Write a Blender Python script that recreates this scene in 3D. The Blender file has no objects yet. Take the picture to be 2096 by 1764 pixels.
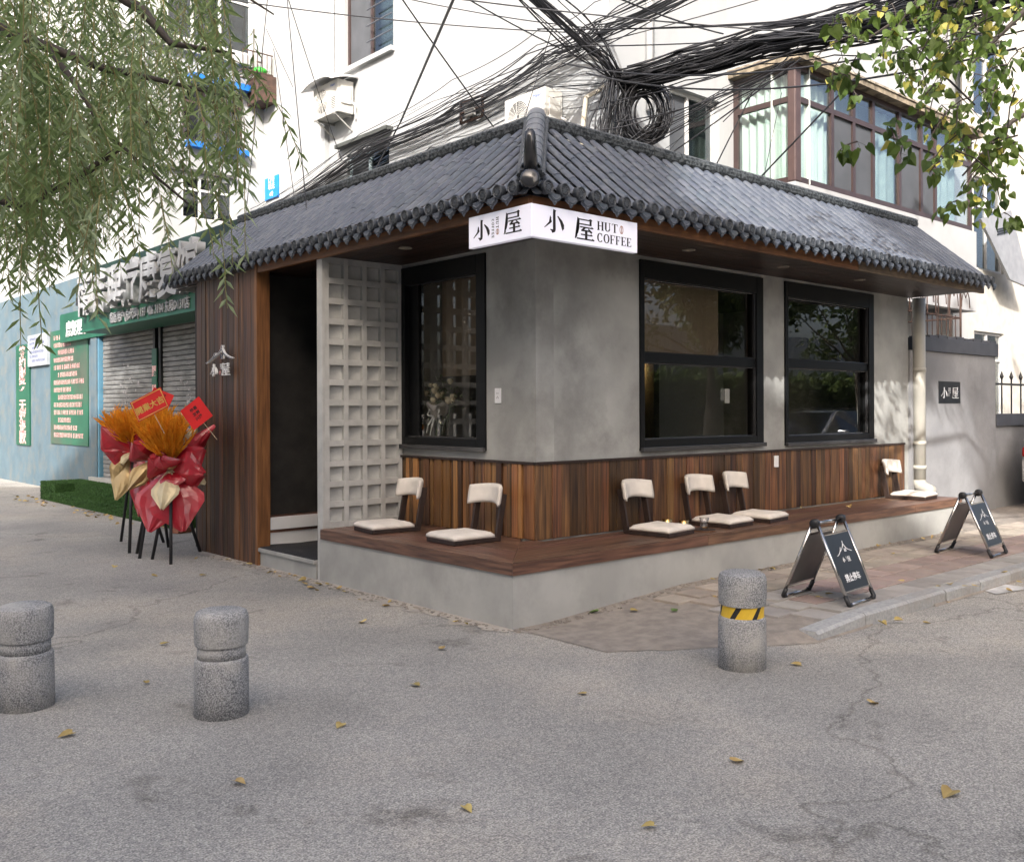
import bpy, bmesh, math, random
from mathutils import Vector, Matrix, noise
random.seed(7)
sc = bpy.context.scene
col = sc.collection
rad = math.radians
# ---------------------------------------------------------------- camera
FPX, PX, HY, IW, IH = 1957.0, 1048.0, 839.0, 2096.0, 1764.0
YAW = math.atan((3255-1048)/1957.0)
ROLL = rad(0.2)
FWD = Vector((math.cos(YAW), math.sin(YAW), 0)); RGT = Vector((math.sin(YAW), -math.cos(YAW), 0)); UP = Vector((0, 0, 1))
CAM = Vector((-5.198, -5.575, 1.5))
cd = bpy.data.cameras.new('camera'); cam = bpy.data.objects.new('camera', cd); col.objects.link(cam)
cd.sensor_width = 36; cd.lens = 36*FPX/IW; cd.shift_y = (IH/2-HY)/IW*-1.0; cd.clip_start = .05; cd.clip_end = 900
cam.matrix_world = Matrix.Translation(CAM) @ Matrix((RGT, UP, -FWD)).transposed().to_4x4() @ Matrix.Rotation(-ROLL, 4, 'Z')
sc.camera = cam
# ---------------------------------------------------------------- sky, sun, exposure
SUN = Vector((-.62, -.48, .52)).normalized()
w = bpy.data.worlds.new('World'); sc.world = w; w.use_nodes = True
nt = w.node_tree; bg = nt.nodes['Background']
sky = nt.nodes.new('ShaderNodeTexSky'); sky.sky_type = 'NISHITA'; sky.sun_disc = False
sky.sun_elevation = math.asin(SUN.z); sky.sun_rotation = math.atan2(SUN.x, SUN.y)
sky.air_density = .7; sky.dust_density = 7.0; sky.ozone_density = .3
nt.links.new(sky.outputs[0], bg.inputs[0]); bg.inputs[1].default_value = .15
sl = bpy.data.lights.new('sun', 'SUN'); sl.energy = 2.5; sl.angle = rad(.6); sl.color = (1, .975, .945)
so = bpy.data.objects.new('sun', sl); col.objects.link(so); so.rotation_euler = SUN.to_track_quat('Z', 'Y').to_euler(); so.location = (0, 0, 30)
vs = sc.view_settings; vs.view_transform = 'Standard'; vs.look = 'None'; vs.gamma = 1; vs.exposure = 1.6; vs.use_curve_mapping = False
sc.cycles.max_bounces = 8; sc.cycles.transparent_max_bounces = 16; sc.cycles.caustics_reflective = False; sc.cycles.caustics_refractive = False
sc.cycles.sample_clamp_indirect = 6

# ---------------------------------------------------------------- pixel -> point (a pixel gives only the direction; a known plane gives the distance)
def ray(x, y):
    u = (x-PX)/FPX; v = -(y-HY)/FPX; c, s = math.cos(ROLL), math.sin(ROLL)
    return FWD + (u*c+v*s)*RGT + (-u*s+v*c)*UP
def on(x, y, ax, val):
    r = ray(x, y); return CAM + r*((val-CAM[ax])/r[ax])
def onX(x, y, v=0): return on(x, y, 0, v)
def onY(x, y, v=0): return on(x, y, 1, v)
def onZ(x, y, v=0): return on(x, y, 2, v)
def atD(x, y, d): return CAM + ray(x, y)*d

# ---------------------------------------------------------------- helpers
def wm(o):
    m = o.matrix_basis.copy()
    if o.parent: m = wm(o.parent) @ o.matrix_parent_inverse @ m
    return m
def setpar(o, p):
    if p is not None:
        o.parent = p; o.matrix_parent_inverse = wm(p).inverted()
def tag(o, label=None, cat=None, group=None, kind=None):
    if label: o['label'] = label
    if cat: o['category'] = cat
    if group: o['group'] = group
    if kind: o['kind'] = kind
    return o
def thing(name, label, cat, loc=(0, 0, 0), group=None, parent=None):
    o = bpy.data.objects.new(name, None); o.empty_display_size = .1; col.objects.link(o); o.location = loc
    return tag(o, label, cat, group)
def link(name, me, parent=None, mat=None):
    if mat is not None and not me.materials: me.materials.append(mat)
    o = bpy.data.objects.new(name, me); col.objects.link(o); setpar(o, parent); return o
def copy_tree(o, parent=None):
    c = o.copy(); col.objects.link(c)
    if parent is not None:
        c.parent = parent; c.matrix_parent_inverse = o.matrix_parent_inverse.copy()
    for ch in list(o.children): copy_tree(ch, c)
    return c
class MB:
    def __init__(s): s.v = []; s.f = []
    def add(s, vs, fs):
        b = len(s.v); s.v += [tuple(p) for p in vs]; s.f += [tuple(i+b for i in f) for f in fs]; return s
    def box(s, a, b):
        x0, y0, z0 = (min(a[i], b[i]) for i in range(3)); x1, y1, z1 = (max(a[i], b[i]) for i in range(3))
        return s.add([(x0,y0,z0),(x1,y0,z0),(x1,y1,z0),(x0,y1,z0),(x0,y0,z1),(x1,y0,z1),(x1,y1,z1),(x0,y1,z1)],
                     [(0,3,2,1),(4,5,6,7),(0,1,5,4),(1,2,6,5),(2,3,7,6),(3,0,4,7)])
    def obox(s, c, sz, m):
        b = MB().box([-k/2 for k in sz], [k/2 for k in sz]); m = m.to_3x3()
        return s.add([Vector(c)+m@Vector(p) for p in b.v], b.f)
    def beam(s, a, b, w, h, up=(0, 0, 1)):
        a, b = Vector(a), Vector(b); d = b-a; L = d.length; d.normalize(); u = Vector(up)
        if abs(d.dot(u)) > .98: u = Vector((1, 0, 0))
        sd = d.cross(u).normalized(); u = sd.cross(d)
        return s.obox((a+b)/2, (L, w, h), Matrix((d, sd, u)).transposed())
    def tube(s, pts, r, n=6, cap=True):
        pts = [Vector(p) for p in pts]; N = len(pts); rs = r if isinstance(r, (list, tuple)) else [r]*N
        vs = []; fs = []; prev = None
        for i, p in enumerate(pts):
            d = (pts[min(i+1, N-1)]-pts[max(i-1, 0)])
            d = d.normalized() if d.length > 1e-9 else Vector((0, 0, 1))
            if prev is None:
                a = Vector((0, 0, 1)) if abs(d.z) < .9 else Vector((1, 0, 0)); u = d.cross(a).normalized()
            else:
                u = prev-d*prev.dot(d); u = u.normalized() if u.length > 1e-6 else prev
            prev = u; q = d.cross(u)
            for k in range(n):
                t = 2*math.pi*k/n; vs.append(p+(u*math.cos(t)+q*math.sin(t))*rs[i])
        for i in range(N-1):
            for k in range(n):
                k2 = (k+1) % n; fs.append((i*n+k, i*n+k2, (i+1)*n+k2, (i+1)*n+k))
        if cap: fs.append(tuple(range(n-1, -1, -1))); fs.append(tuple((N-1)*n+k for k in range(n)))
        return s.add(vs, fs)
    def lathe(s, prof, c=(0, 0, 0), n=24, ax=None):
        m = Matrix.Identity(3) if ax is None else Vector((0, 0, 1)).rotation_difference(Vector(ax)).to_matrix()
        vs = []; fs = []; N = len(prof)
        for r, z in prof:
            for k in range(n):
                t = 2*math.pi*k/n; vs.append(Vector(c)+m@Vector((r*math.cos(t), r*math.sin(t), z)))
        for i in range(N-1):
            for k in range(n):
                k2 = (k+1) % n; fs.append((i*n+k, i*n+k2, (i+1)*n+k2, (i+1)*n+k))
        if prof[0][0] > 1e-6: fs.append(tuple(range(n-1, -1, -1)))
        if prof[-1][0] > 1e-6: fs.append(tuple((N-1)*n+k for k in range(n)))
        return s.add(vs, fs)
    def prism(s, poly, fn, w0, w1):
        n = len(poly)
        vs = [fn(u, v, w0) for u, v in poly]+[fn(u, v, w1) for u, v in poly]
        fs = [tuple(range(n-1, -1, -1)), tuple(range(n, 2*n))]+[(i, (i+1) % n, n+(i+1) % n, n+i) for i in range(n)]
        return s.add(vs, fs)
    def grid(s, fn, nu, nv):
        vs = [fn(i/nu, j/nv) for j in range(nv+1) for i in range(nu+1)]
        fs = [(j*(nu+1)+i, j*(nu+1)+i+1, (j+1)*(nu+1)+i+1, (j+1)*(nu+1)+i) for j in range(nv) for i in range(nu)]
        return s.add(vs, fs)
    def mesh(s, name, mat=None, smooth=False, fix=False):
        me = bpy.data.meshes.new(name); me.from_pydata(s.v, [], s.f)
        if fix:
            b = bmesh.new(); b.from_mesh(me); bmesh.ops.recalc_face_normals(b, faces=b.faces); b.to_mesh(me); b.free()
        if mat: me.materials.append(mat)
        if smooth: me.polygons.foreach_set('use_smooth', [True]*len(me.polygons))
        me.update(); return me
    def build(s, name, mat, parent=None, smooth=False, bevel=0, fix=False, auto=False):
        o = link(name, s.mesh(name, mat, smooth or auto, fix), parent)
        if auto:
            try: o.data.set_sharp_from_angle(angle=rad(40))
            except Exception: pass
        if bevel:
            md = o.modifiers.new('bevel', 'BEVEL'); md.width = bevel; md.segments = 2; md.limit_method = 'ANGLE'; md.angle_limit = rad(50)
        return o
def bx(name, a, b, mat, parent=None, bevel=0): return MB().box(a, b).build(name, mat, parent, bevel=bevel)
def frame(O, U, V):
    U = Vector(U).normalized(); V = Vector(V).normalized(); N = U.cross(V); m = Matrix((U, V, N)).transposed().to_4x4(); m.translation = Vector(O); return m
def planefn(m): return lambda u, v, w: m @ Vector((u, v, w))
LEFTV = dict(U=(0, -1, 0), V=(0, 0, 1)); RIGHTV = dict(U=(1, 0, 0), V=(0, 0, 1))
def text_mesh(body, size, ext=.002, off=0, vertical=False, align=True):
    c = bpy.data.curves.new('t', 'FONT'); c.body = '\n'.join(body) if vertical else body; c.size = size; c.extrude = ext; c.offset = off; c.resolution_u = 3
    if vertical: c.space_line = 1.0
    if align: c.align_x = 'CENTER'; c.align_y = 'CENTER'
    o = bpy.data.objects.new('t', c); col.objects.link(o)
    me = bpy.data.meshes.new_from_object(o.evaluated_get(bpy.context.evaluated_depsgraph_get()))
    bpy.data.objects.remove(o); bpy.data.curves.remove(c); return me
def text(name, body, size, m, mat, parent=None, ext=.002, off=0, vertical=False, sx=1):
    me = text_mesh(body, size, ext, off, vertical); me.transform(m @ Matrix.Diagonal((sx, 1, 1, 1))); me.materials.clear(); me.materials.append(mat); me.name = name
    return link(name, me, parent)

# ---------------------------------------------------------------- materials
def hexc(r, g, b): return tuple((x/255)**2.2 for x in (r, g, b))
MATS = {}
def M(name, c, rough=.7, metal=0, c2=None, scale=6, stretch=(1, 1, 1), detail=4, bump=0, bscale=80, bstretch=None, rnd=0, dirt=None, dscale=2, spec=.4, trans=0, lo=.35, hi=.65, coat=0):
    if name in MATS: return MATS[name]
    m = bpy.data.materials.new(name); m.use_nodes = True; t = m.node_tree; N = t.nodes; L = t.links
    b = N['Principled BSDF']; b.inputs['Roughness'].default_value = rough; b.inputs['Metallic'].default_value = metal
    b.inputs['Specular IOR Level'].default_value = spec; b.inputs['Coat Weight'].default_value = coat
    tc = N.new('ShaderNodeTexCoord'); oi = N.new('ShaderNodeObjectInfo')
    va = N.new('ShaderNodeVectorMath'); va.operation = 'MULTIPLY_ADD'
    cb = N.new('ShaderNodeCombineXYZ')
    for i, k in enumerate((31.7, 17.3, 53.1)):
        mm = N.new('ShaderNodeMath'); mm.operation = 'MULTIPLY'; mm.inputs[1].default_value = k; L.new(oi.outputs['Random'], mm.inputs[0]); L.new(mm.outputs[0], cb.inputs[i])
    va.inputs[1].default_value = stretch; L.new(tc.outputs['Object'], va.inputs[0]); L.new(cb.outputs[0], va.inputs[2])
    n1 = N.new('ShaderNodeTexNoise'); n1.inputs['Scale'].default_value = scale; n1.inputs['Detail'].default_value = detail; L.new(va.outputs[0], n1.inputs['Vector'])
    rp = N.new('ShaderNodeValToRGB'); L.new(n1.outputs['Fac'], rp.inputs[0])
    c2 = c2 or tuple(x*.82 for x in c)
    rp.color_ramp.elements[0].position = lo; rp.color_ramp.elements[1].position = hi
    rp.color_ramp.elements[0].color = (*c2, 1); rp.color_ramp.elements[1].color = (*c, 1)
    out = rp.outputs[0]
    if dirt:
        n2 = N.new('ShaderNodeTexNoise'); n2.inputs['Scale'].default_value = dscale; n2.inputs['Detail'].default_value = 6; n2.inputs['Roughness'].default_value = .65; L.new(va.outputs[0], n2.inputs['Vector'])
        r2 = N.new('ShaderNodeValToRGB'); r2.color_ramp.elements[0].position = .48; r2.color_ramp.elements[1].position = .72; r2.color_ramp.elements[0].color = (0, 0, 0, 1); L.new(n2.outputs['Fac'], r2.inputs[0])
        mx = N.new('ShaderNodeMix'); mx.data_type = 'RGBA'; L.new(r2.outputs[0], mx.inputs[0]); L.new(out, mx.inputs[6]); mx.inputs[7].default_value = (*dirt, 1); out = mx.outputs[2]
    if rnd:
        ma = N.new('ShaderNodeMapRange'); ma.inputs[3].default_value = 1-rnd; ma.inputs[4].default_value = 1+rnd; L.new(oi.outputs['Random'], ma.inputs[0])
        hs = N.new('ShaderNodeHueSaturation'); mh = N.new('ShaderNodeMath'); mh.operation = 'WRAP'; mh.inputs[1].default_value = .512; mh.inputs[2].default_value = .488; mz = N.new('ShaderNodeMath'); mz.operation = 'MULTIPLY'; mz.inputs[1].default_value = .37; L.new(oi.outputs['Random'], mz.inputs[0]); L.new(mz.outputs[0], mh.inputs[0]); L.new(mh.outputs[0], hs.inputs['Hue']); L.new(ma.outputs[0], hs.inputs['Value']); L.new(out, hs.inputs['Color']); out = hs.outputs[0]
    L.new(out, b.inputs['Base Color'])
    if bump:
        n3 = N.new('ShaderNodeTexNoise'); n3.inputs['Scale'].default_value = bscale; n3.inputs['Detail'].default_value = 5
        if bstretch:
            vb = N.new('ShaderNodeVectorMath'); vb.operation = 'MULTIPLY'; vb.inputs[1].default_value = bstretch; L.new(va.outputs[0], vb.inputs[0]); L.new(vb.outputs[0], n3.inputs['Vector'])
        else: L.new(va.outputs[0], n3.inputs['Vector'])
        bp = N.new('ShaderNodeBump'); bp.inputs['Strength'].default_value = bump; bp.inputs['Distance'].default_value = .01; L.new(n3.outputs['Fac'], bp.inputs['Height']); L.new(bp.outputs[0], b.inputs['Normal'])
    if trans:
        tr = N.new('ShaderNodeBsdfTranslucent'); L.new(out, tr.inputs['Color']); ms = N.new('ShaderNodeMixShader'); ms.inputs[0].default_value = trans
        L.new(b.outputs[0], ms.inputs[1]); L.new(tr.outputs[0], ms.inputs[2]); L.new(ms.outputs[0], N['Material Output'].inputs[0])
    MATS[name] = m; return m
def emit(name, c, s):
    m = bpy.data.materials.new(name); m.use_nodes = True; b = m.node_tree.nodes['Principled BSDF']
    b.inputs['Base Color'].default_value = (*c, 1); b.inputs['Emission Color'].default_value = (*c, 1); b.inputs['Emission Strength'].default_value = s; return m
def glass(name, tint=(1, 1, 1), mn=.06, boost=1.0, bump=0, rough=.0):
    m = bpy.data.materials.new(name); m.use_nodes = True; t = m.node_tree; N = t.nodes; L = t.links; N.remove(N['Principled BSDF'])
    tr = N.new('ShaderNodeBsdfTransparent'); tr.inputs[0].default_value = (*tint, 1); gl = N.new('ShaderNodeBsdfGlossy'); gl.inputs['Roughness'].default_value = rough
    fr = N.new('ShaderNodeLayerWeight'); fr.inputs[0].default_value = .5; pw = N.new('ShaderNodeMath'); pw.operation = 'POWER'; pw.inputs[1].default_value = 4; L.new(fr.outputs['Facing'], pw.inputs[0]); ma = N.new('ShaderNodeMath'); ma.operation = 'MULTIPLY_ADD'; ma.use_clamp = True; ma.inputs[1].default_value = boost*.9; ma.inputs[2].default_value = mn
    L.new(pw.outputs[0], ma.inputs[0]); ms = N.new('ShaderNodeMixShader'); L.new(ma.outputs[0], ms.inputs[0]); L.new(tr.outputs[0], ms.inputs[1]); L.new(gl.outputs[0], ms.inputs[2]); L.new(ms.outputs[0], N['Material Output'].inputs[0])
    if bump:
        tc = N.new('ShaderNodeTexCoord'); n = N.new('ShaderNodeTexNoise'); n.inputs['Scale'].default_value = 1.6; n.inputs['Detail'].default_value = 1; L.new(tc.outputs['Object'], n.inputs['Vector'])
        bp = N.new('ShaderNodeBump'); bp.inputs['Strength'].default_value = bump; bp.inputs['Distance'].default_value = .02; L.new(n.outputs['Fac'], bp.inputs['Height']); L.new(bp.outputs[0], gl.inputs['Normal']); 
    return m
concrete = M('trowelled concrete', (.42, .42, .395), .62, c2=(.285, .285, .268), scale=2.0, detail=8, bump=.14, bscale=22, dirt=(.20, .197, .185), dscale=1.3, spec=.5)
base_conc = M('bench concrete', (.41, .408, .385), .7, c2=(.335, .335, .316), scale=3, detail=6, bump=.1, bscale=40, dirt=(.27, .268, .252), dscale=1.4)
lattice_m = M('painted concrete', (.50, .50, .48), .75, c2=(.40, .40, .385), scale=6, bump=.15, bscale=60)
wood = M('brown timber', (.185, .088, .036), .48, c2=(.055, .026, .014), scale=4, stretch=(10, 10, .45), detail=8, bump=.3, bscale=5, bstretch=(1, 1, 1), rnd=.55, dirt=(.035, .02, .016), dscale=1.6, spec=.5)
wood_slat = M('striped slat timber', (.30, .145, .052), .48, c2=(.17, .078, .028), scale=4, stretch=(10, 10, .45), detail=8, bump=.3, bscale=5, rnd=.5, spec=.5)
wood_h = M('bench timber', (.185, .098, .062), .36, c2=(.065, .034, .024), scale=5, stretch=(.6, 9, 9), detail=7, bump=.35, bscale=6, rnd=.22, spec=.5)
wood_v = M('bench timber side', (.185, .098, .062), .36, c2=(.065, .034, .024), scale=5, stretch=(9, .6, 9), detail=7, bump=.35, bscale=6, rnd=.22, spec=.5)
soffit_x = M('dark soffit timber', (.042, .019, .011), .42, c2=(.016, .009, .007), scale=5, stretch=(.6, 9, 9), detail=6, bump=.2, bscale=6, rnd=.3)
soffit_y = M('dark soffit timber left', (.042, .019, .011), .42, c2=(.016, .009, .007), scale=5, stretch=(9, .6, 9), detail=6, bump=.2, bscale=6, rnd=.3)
fascia_m = M('fascia timber', (.20, .085, .032), .5, c2=(.10, .042, .018), scale=4, stretch=(.7, .7, 9), detail=6, bump=.2, bscale=6)
tile_m = M('grey roof tile', (.088, .102, .128), .36, c2=(.066, .078, .100), scale=5, detail=5, bump=.08, bscale=120, rnd=.05, dirt=(.115, .125, .14), dscale=5, spec=.5)
tile_dk = M('dark roof tile', (.058, .066, .078), .5, c2=(.03, .035, .042), scale=30, detail=5, bump=.7, bscale=45, spec=.5)
band_m = M('patterned ridge strip', (.095, .105, .112), .55, c2=(.02, .024, .027), scale=34, detail=2, bump=1, bscale=34, lo=.42, hi=.56)
blackglaze = M('black glazed tile', (.02, .021, .023), .18, c2=(.03, .03, .032), bump=.05, spec=.6)
black = M('black aluminium', (.007, .0075, .008), .42, c2=(.005, .0055, .006), scale=20, spec=.22)
sill_m = M('black sill edge', (.05, .05, .052), .22, spec=.6)
winglass = glass('window glass', (.84, .84, .82), .055, 1.05, bump=.05)
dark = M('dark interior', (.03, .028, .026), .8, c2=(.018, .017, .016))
brownwall = M('interior brown wall', (.12, .085, .055), .85, c2=(.09, .065, .045), scale=3)
blind = M('roller blind', (.30, .225, .16), .9, c2=(.26, .195, .14), scale=40, stretch=(1, 1, .1))
white_m = M('white enamel', (.80, .80, .80), .35, c2=(.76, .76, .76))
signwhite = emit('acrylic light box', (.80, .80, .90), .09)
signblack = M('sign lettering', (.012, .008, .008), .5)
rust_print = M('rust print', (.42, .22, .16), .6)
cushion = M('cream canvas', (.70, .65, .585), .9, c2=(.61, .565, .505), scale=9, detail=5, bump=.35, bscale=14, spec=.2)
front_wood = M('dark front timber', (.115, .052, .021), .5, c2=(.035, .018, .011), scale=4, stretch=(10, 10, .4), detail=8, bump=.3, bscale=5, rnd=.5, dirt=(.022, .014, .012), dscale=1.3, spec=.4)
darkwood = M('dark walnut', (.040, .024, .018), .5, c2=(.020, .013, .011), scale=5, stretch=(5, 5, 1), bump=.15, bscale=8)
chrome = M('brushed steel', (.62, .60, .57), .16, 1, c2=(.52, .50, .48), scale=4)
plastic = M('black plastic', (.018, .018, .02), .4)
boardblk = M('black sign panel', (.022, .023, .026), .32, c2=(.018, .019, .021))
letterw = M('white lettering', (.82, .82, .82), .5)
# ================================================================ THE SETTING
def ground_mat(name, c, c2, sand, scale_sand=.6, speck=.5):
    m = M(name, c, .85, c2=c2, scale=.9, detail=8, bump=.28, bscale=160, dirt=sand, dscale=scale_sand, spec=.3)
    t = m.node_tree; N = t.nodes; L = t.links; b = N['Principled BSDF']; src = b.inputs['Base Color'].links[0].from_socket
    tc = N.new('ShaderNodeTexCoord'); n = N.new('ShaderNodeTexNoise'); n.inputs['Scale'].default_value = 130; n.inputs['Detail'].default_value = 2; L.new(tc.outputs['Object'], n.inputs['Vector'])
    r = N.new('ShaderNodeValToRGB'); r.color_ramp.elements[0].position = .36; r.color_ramp.elements[1].position = .66; r.color_ramp.elements[0].color = (1-speck,)*3+(1,); r.color_ramp.elements[1].color = (1+speck*.55,)*3+(1,); L.new(n.outputs['Fac'], r.inputs[0])
    mx = N.new('ShaderNodeMix'); mx.data_type = 'RGBA'; mx.blend_type = 'MULTIPLY'; mx.inputs[0].default_value = 1; L.new(src, mx.inputs[6]); L.new(r.outputs[0], mx.inputs[7])
    # cracks and dark patches
    v = N.new('ShaderNodeTexVoronoi'); v.feature = 'DISTANCE_TO_EDGE'; v.inputs['Scale'].default_value = .33; n5 = N.new('ShaderNodeTexNoise'); n5.inputs['Scale'].default_value = 1.7; n5.inputs['Detail'].default_value = 6
    L.new(tc.outputs['Object'], n5.inputs['Vector']); mv = N.new('ShaderNodeMix'); mv.data_type = 'VECTOR'; mv.inputs[0].default_value = .55; L.new(tc.outputs['Object'], mv.inputs[4]); L.new(n5.outputs['Color'], mv.inputs[5]); L.new(mv.outputs[1], v.inputs['Vector'])
    r3 = N.new('ShaderNodeValToRGB'); r3.color_ramp.elements[0].position = .0; r3.color_ramp.elements[1].position = .004; r3.color_ramp.elements[0].color = (.55, .54, .53, 1); L.new(v.outputs['Distance'], r3.inputs[0])
    m2 = N.new('ShaderNodeMix'); m2.data_type = 'RGBA'; m2.blend_type = 'MULTIPLY'; m2.inputs[0].default_value = .75; L.new(mx.outputs[2], m2.inputs[6]); L.new(r3.outputs[0], m2.inputs[7]); L.new(m2.outputs[2], b.inputs['Base Color'])
    vo = N.new('ShaderNodeTexVoronoi'); vo.inputs['Scale'].default_value = 85; L.new(tc.outputs['Object'], vo.inputs['Vector']); sp = N.new('ShaderNodeSeparateColor'); L.new(vo.outputs['Color'], sp.inputs[0])
    rv = N.new('ShaderNodeValToRGB'); rv.color_ramp.elements[0].color = (.74, .74, .75, 1); rv.color_ramp.elements[1].color = (1.22, 1.2, 1.16, 1); L.new(sp.outputs[0], rv.inputs[0])
    m3 = N.new('ShaderNodeMix'); m3.data_type = 'RGBA'; m3.blend_type = 'MULTIPLY'; m3.inputs[0].default_value = 1; L.new(m2.outputs[2], m3.inputs[6]); L.new(rv.outputs[0], m3.inputs[7])
    n6 = N.new('ShaderNodeTexNoise'); n6.inputs['Scale'].default_value = 1.3; n6.inputs['Detail'].default_value = 9; n6.inputs['Roughness'].default_value = .7; n6.inputs['Distortion'].default_value = .8; L.new(tc.outputs['Object'], n6.inputs['Vector'])
    r6 = N.new('ShaderNodeValToRGB'); e = r6.color_ramp.elements; e[0].position = .31; e[0].color = (.50, .49, .48, 1); e[1].position = .42; e[1].color = (1, 1, 1, 1); q = e.new(.66); q.color = (1, 1, 1, 1); q = e.new(.72); q.color = (1.32, 1.29, 1.24, 1); L.new(n6.outputs['Fac'], r6.inputs[0])
    m4 = N.new('ShaderNodeMix'); m4.data_type = 'RGBA'; m4.blend_type = 'MULTIPLY'; m4.inputs[0].default_value = 1; L.new(m3.outputs[2], m4.inputs[6]); L.new(r6.outputs[0], m4.inputs[7]); L.new(m4.outputs[2], b.inputs['Base Color'])
    for l in list(t.links):
        if l.to_node.type == 'VECT_MATH' and l.to_socket == l.to_node.inputs[2]: t.links.remove(l)
    return m
asph = ground_mat('worn forecourt', (.395, .382, .352), (.30, .292, .272), (.47, .425, .36), .42, .44)
road_m = asph
def sheet(name, poly, z, mat, n=0):
    me = bpy.data.meshes.new(name); me.from_pydata([(x, y, z) for x, y in poly], [], [tuple(range(len(poly)))]); me.materials.append(mat)
    o = bpy.data.objects.new(name, me); col.objects.link(o); o['kind'] = 'structure'; return o
sheet('ground', [(-300, -300), (300, -300), (300, 300), (-300, 300)], 0, asph)
sheet('road', [(-40, -10.5), (260, -10.5), (260, -2.26), (1.2, -2.26), (.35, -2.27), (-.2, -3.2), (-2.4, -4.2), (-6, -5.6), (-40, -6.5)], .0012, road_m)
paver_tan = M('tan paver', (.40, .345, .285), .85, c2=(.31, .27, .225), scale=5, bump=.4, bscale=120, rnd=.16, dirt=(.27, .235, .20), dscale=6)
paver_red = M('red paver', (.335, .255, .225), .85, c2=(.275, .21, .185), scale=5, bump=.4, bscale=120, rnd=.16, dirt=(.30, .25, .225), dscale=6)
paver_grey = M('grey paver', (.335, .315, .29), .85, c2=(.27, .255, .235), scale=5, bump=.4, bscale=120, rnd=.14)
sandbed = M('sandy joint bed', (.30, .265, .225), .95, c2=(.22, .195, .17), scale=12, detail=8, bump=.8, bscale=60)
granite = M('kerb granite', (.36, .365, .36), .75, c2=(.27, .275, .275), scale=40, detail=6, bump=.25, bscale=140, rnd=.08, dirt=(.30, .28, .25), dscale=3)
# pavement: sheet with a ramp down to the corner, raised 0.09
PZ = .085
def pavz(x): return PZ*min(1, max(0, (x+.55)/1.5))
pv = MB(); xs = [-.85+.08*i for i in range(15)]+[.34, .6, .95, 2, 60]
def ybot(x): return -2.13 if x > .34 else -2.13+(.34-x)*.62+.07*noise.noise(Vector((x*3.1, 0, 7)))+.05*noise.noise(Vector((x*9, 3, 7)))
for a, b in zip(xs, xs[1:]):
    pv.add([(a, ybot(a), pavz(a)+.004), (b, ybot(b), pavz(b)+.004), (b, -.69, pavz(b)+.004), (a, -.69, pavz(a)+.004)], [(0, 1, 2, 3)])
for a, b in zip(xs, xs[1:]):
    pv.add([(a, ybot(a)-.16, .003), (b, ybot(b)-.16*(b < 1), .003), (b, ybot(b), pavz(b)+.004), (a, ybot(a), pavz(a)+.004)], [(0, 1, 2, 3)])
pv.add([(x, y, z) for x, y, z in ((6.1, -.69, PZ+.004), (60, -.69, PZ+.004), (60, 3, PZ+.004), (6.1, 3, PZ+.004))], [(0, 1, 2, 3)])
pave = pv.build('pavement', sandbed); pave['kind'] = 'structure'
pav_protos = {}
def paver_mesh(mat, sx, sy):
    k = (mat.name, round(sx, 3), round(sy, 3))
    if k not in pav_protos:
        b = MB(); h = .009; d = .004
        b.add([(-sx/2, -sy/2, -.01), (sx/2, -sy/2, -.01), (sx/2, sy/2, -.01), (-sx/2, sy/2, -.01), (-sx/2, -sy/2, h), (sx/2, -sy/2, h), (sx/2, sy/2, h), (-sx/2, sy/2, h),
               (-sx/2+d, -sy/2+d, h+.003), (sx/2-d, -sy/2+d, h+.003), (sx/2-d, sy/2-d, h+.003), (-sx/2+d, sy/2-d, h+.003)],
              [(0,1,5,4),(1,2,6,5),(2,3,7,6),(3,0,4,7),(4,5,9,8),(5,6,10,9),(6,7,11,10),(7,4,8,11),(8,9,10,11)])
        pav_protos[k] = b.mesh('paver', mat)
    return pav_protos[k]
slots = []
rows = [(-2.02, .24, 'g'), (-1.765, .24, 'r'), (-1.51, .24, 'r'), (-1.255, .24, 't'), (-1.0, .24, 't')]
for ri, (yy, sy, kind) in enumerate(rows):
    x = .50 + (ri % 2)*.12 + (0 if ri else .25)
    while x < 15:
        k = kind
        if kind == 'r' and x < 1.5 and random.random() < .6: k = 'g'
        slots.append((x, yy, k)); x += .256 if x < 12 else .256
slots.sort(key=lambda s: (s[0]+5.2)**2+(s[1]+5.6)**2)
pm = dict(g=paver_grey, r=paver_red, t=paver_tan)
rest = {}
for i, (x, y, k) in enumerate(slots):
    dz = random.uniform(-.002, .003)
    if i < 270:
        o = link('paver', paver_mesh(pm[k], .239, .239), pave); o.location = (x, y, pavz(x)+.004+dz); o.rotation_euler = (random.uniform(-.006, .006), random.uniform(-.006, .006), random.uniform(-.01, .01))
    else:
        m = paver_mesh(pm[k], .239, .239); b = rest.setdefault(k, MB()); b.add([(v.co.x+x, v.co.y+y, v.co.z+pavz(x)+.004) for v in m.vertices], [tuple(p.vertices) for p in m.polygons])
for k, b in rest.items(): o = b.build('far_pavers', pm[k], pave); o['kind'] = 'stuff'
sand = M('sandy dust', (.40, .365, .315), .95, c2=(.33, .305, .27), scale=7, detail=8, bump=.5, bscale=90)
ss = MB()
def dust(P0, P1, nrm_, n_, seed):
    P0, P1, nrm_ = Vector(P0), Vector(P1), Vector(nrm_); prev = None
    for i in range(n_+1):
        p = P0.lerp(P1, i/n_); wd_ = .10+.16*abs(noise.noise(Vector((i*.11, seed, 0))))*2+.05*noise.noise(Vector((i*.7, seed, 2))); q = p+nrm_*max(.02, wd_)
        if prev: ss.add([prev[0], p, q, prev[1]], [(0, 1, 2, 3)])
        prev = (p, q)
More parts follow.
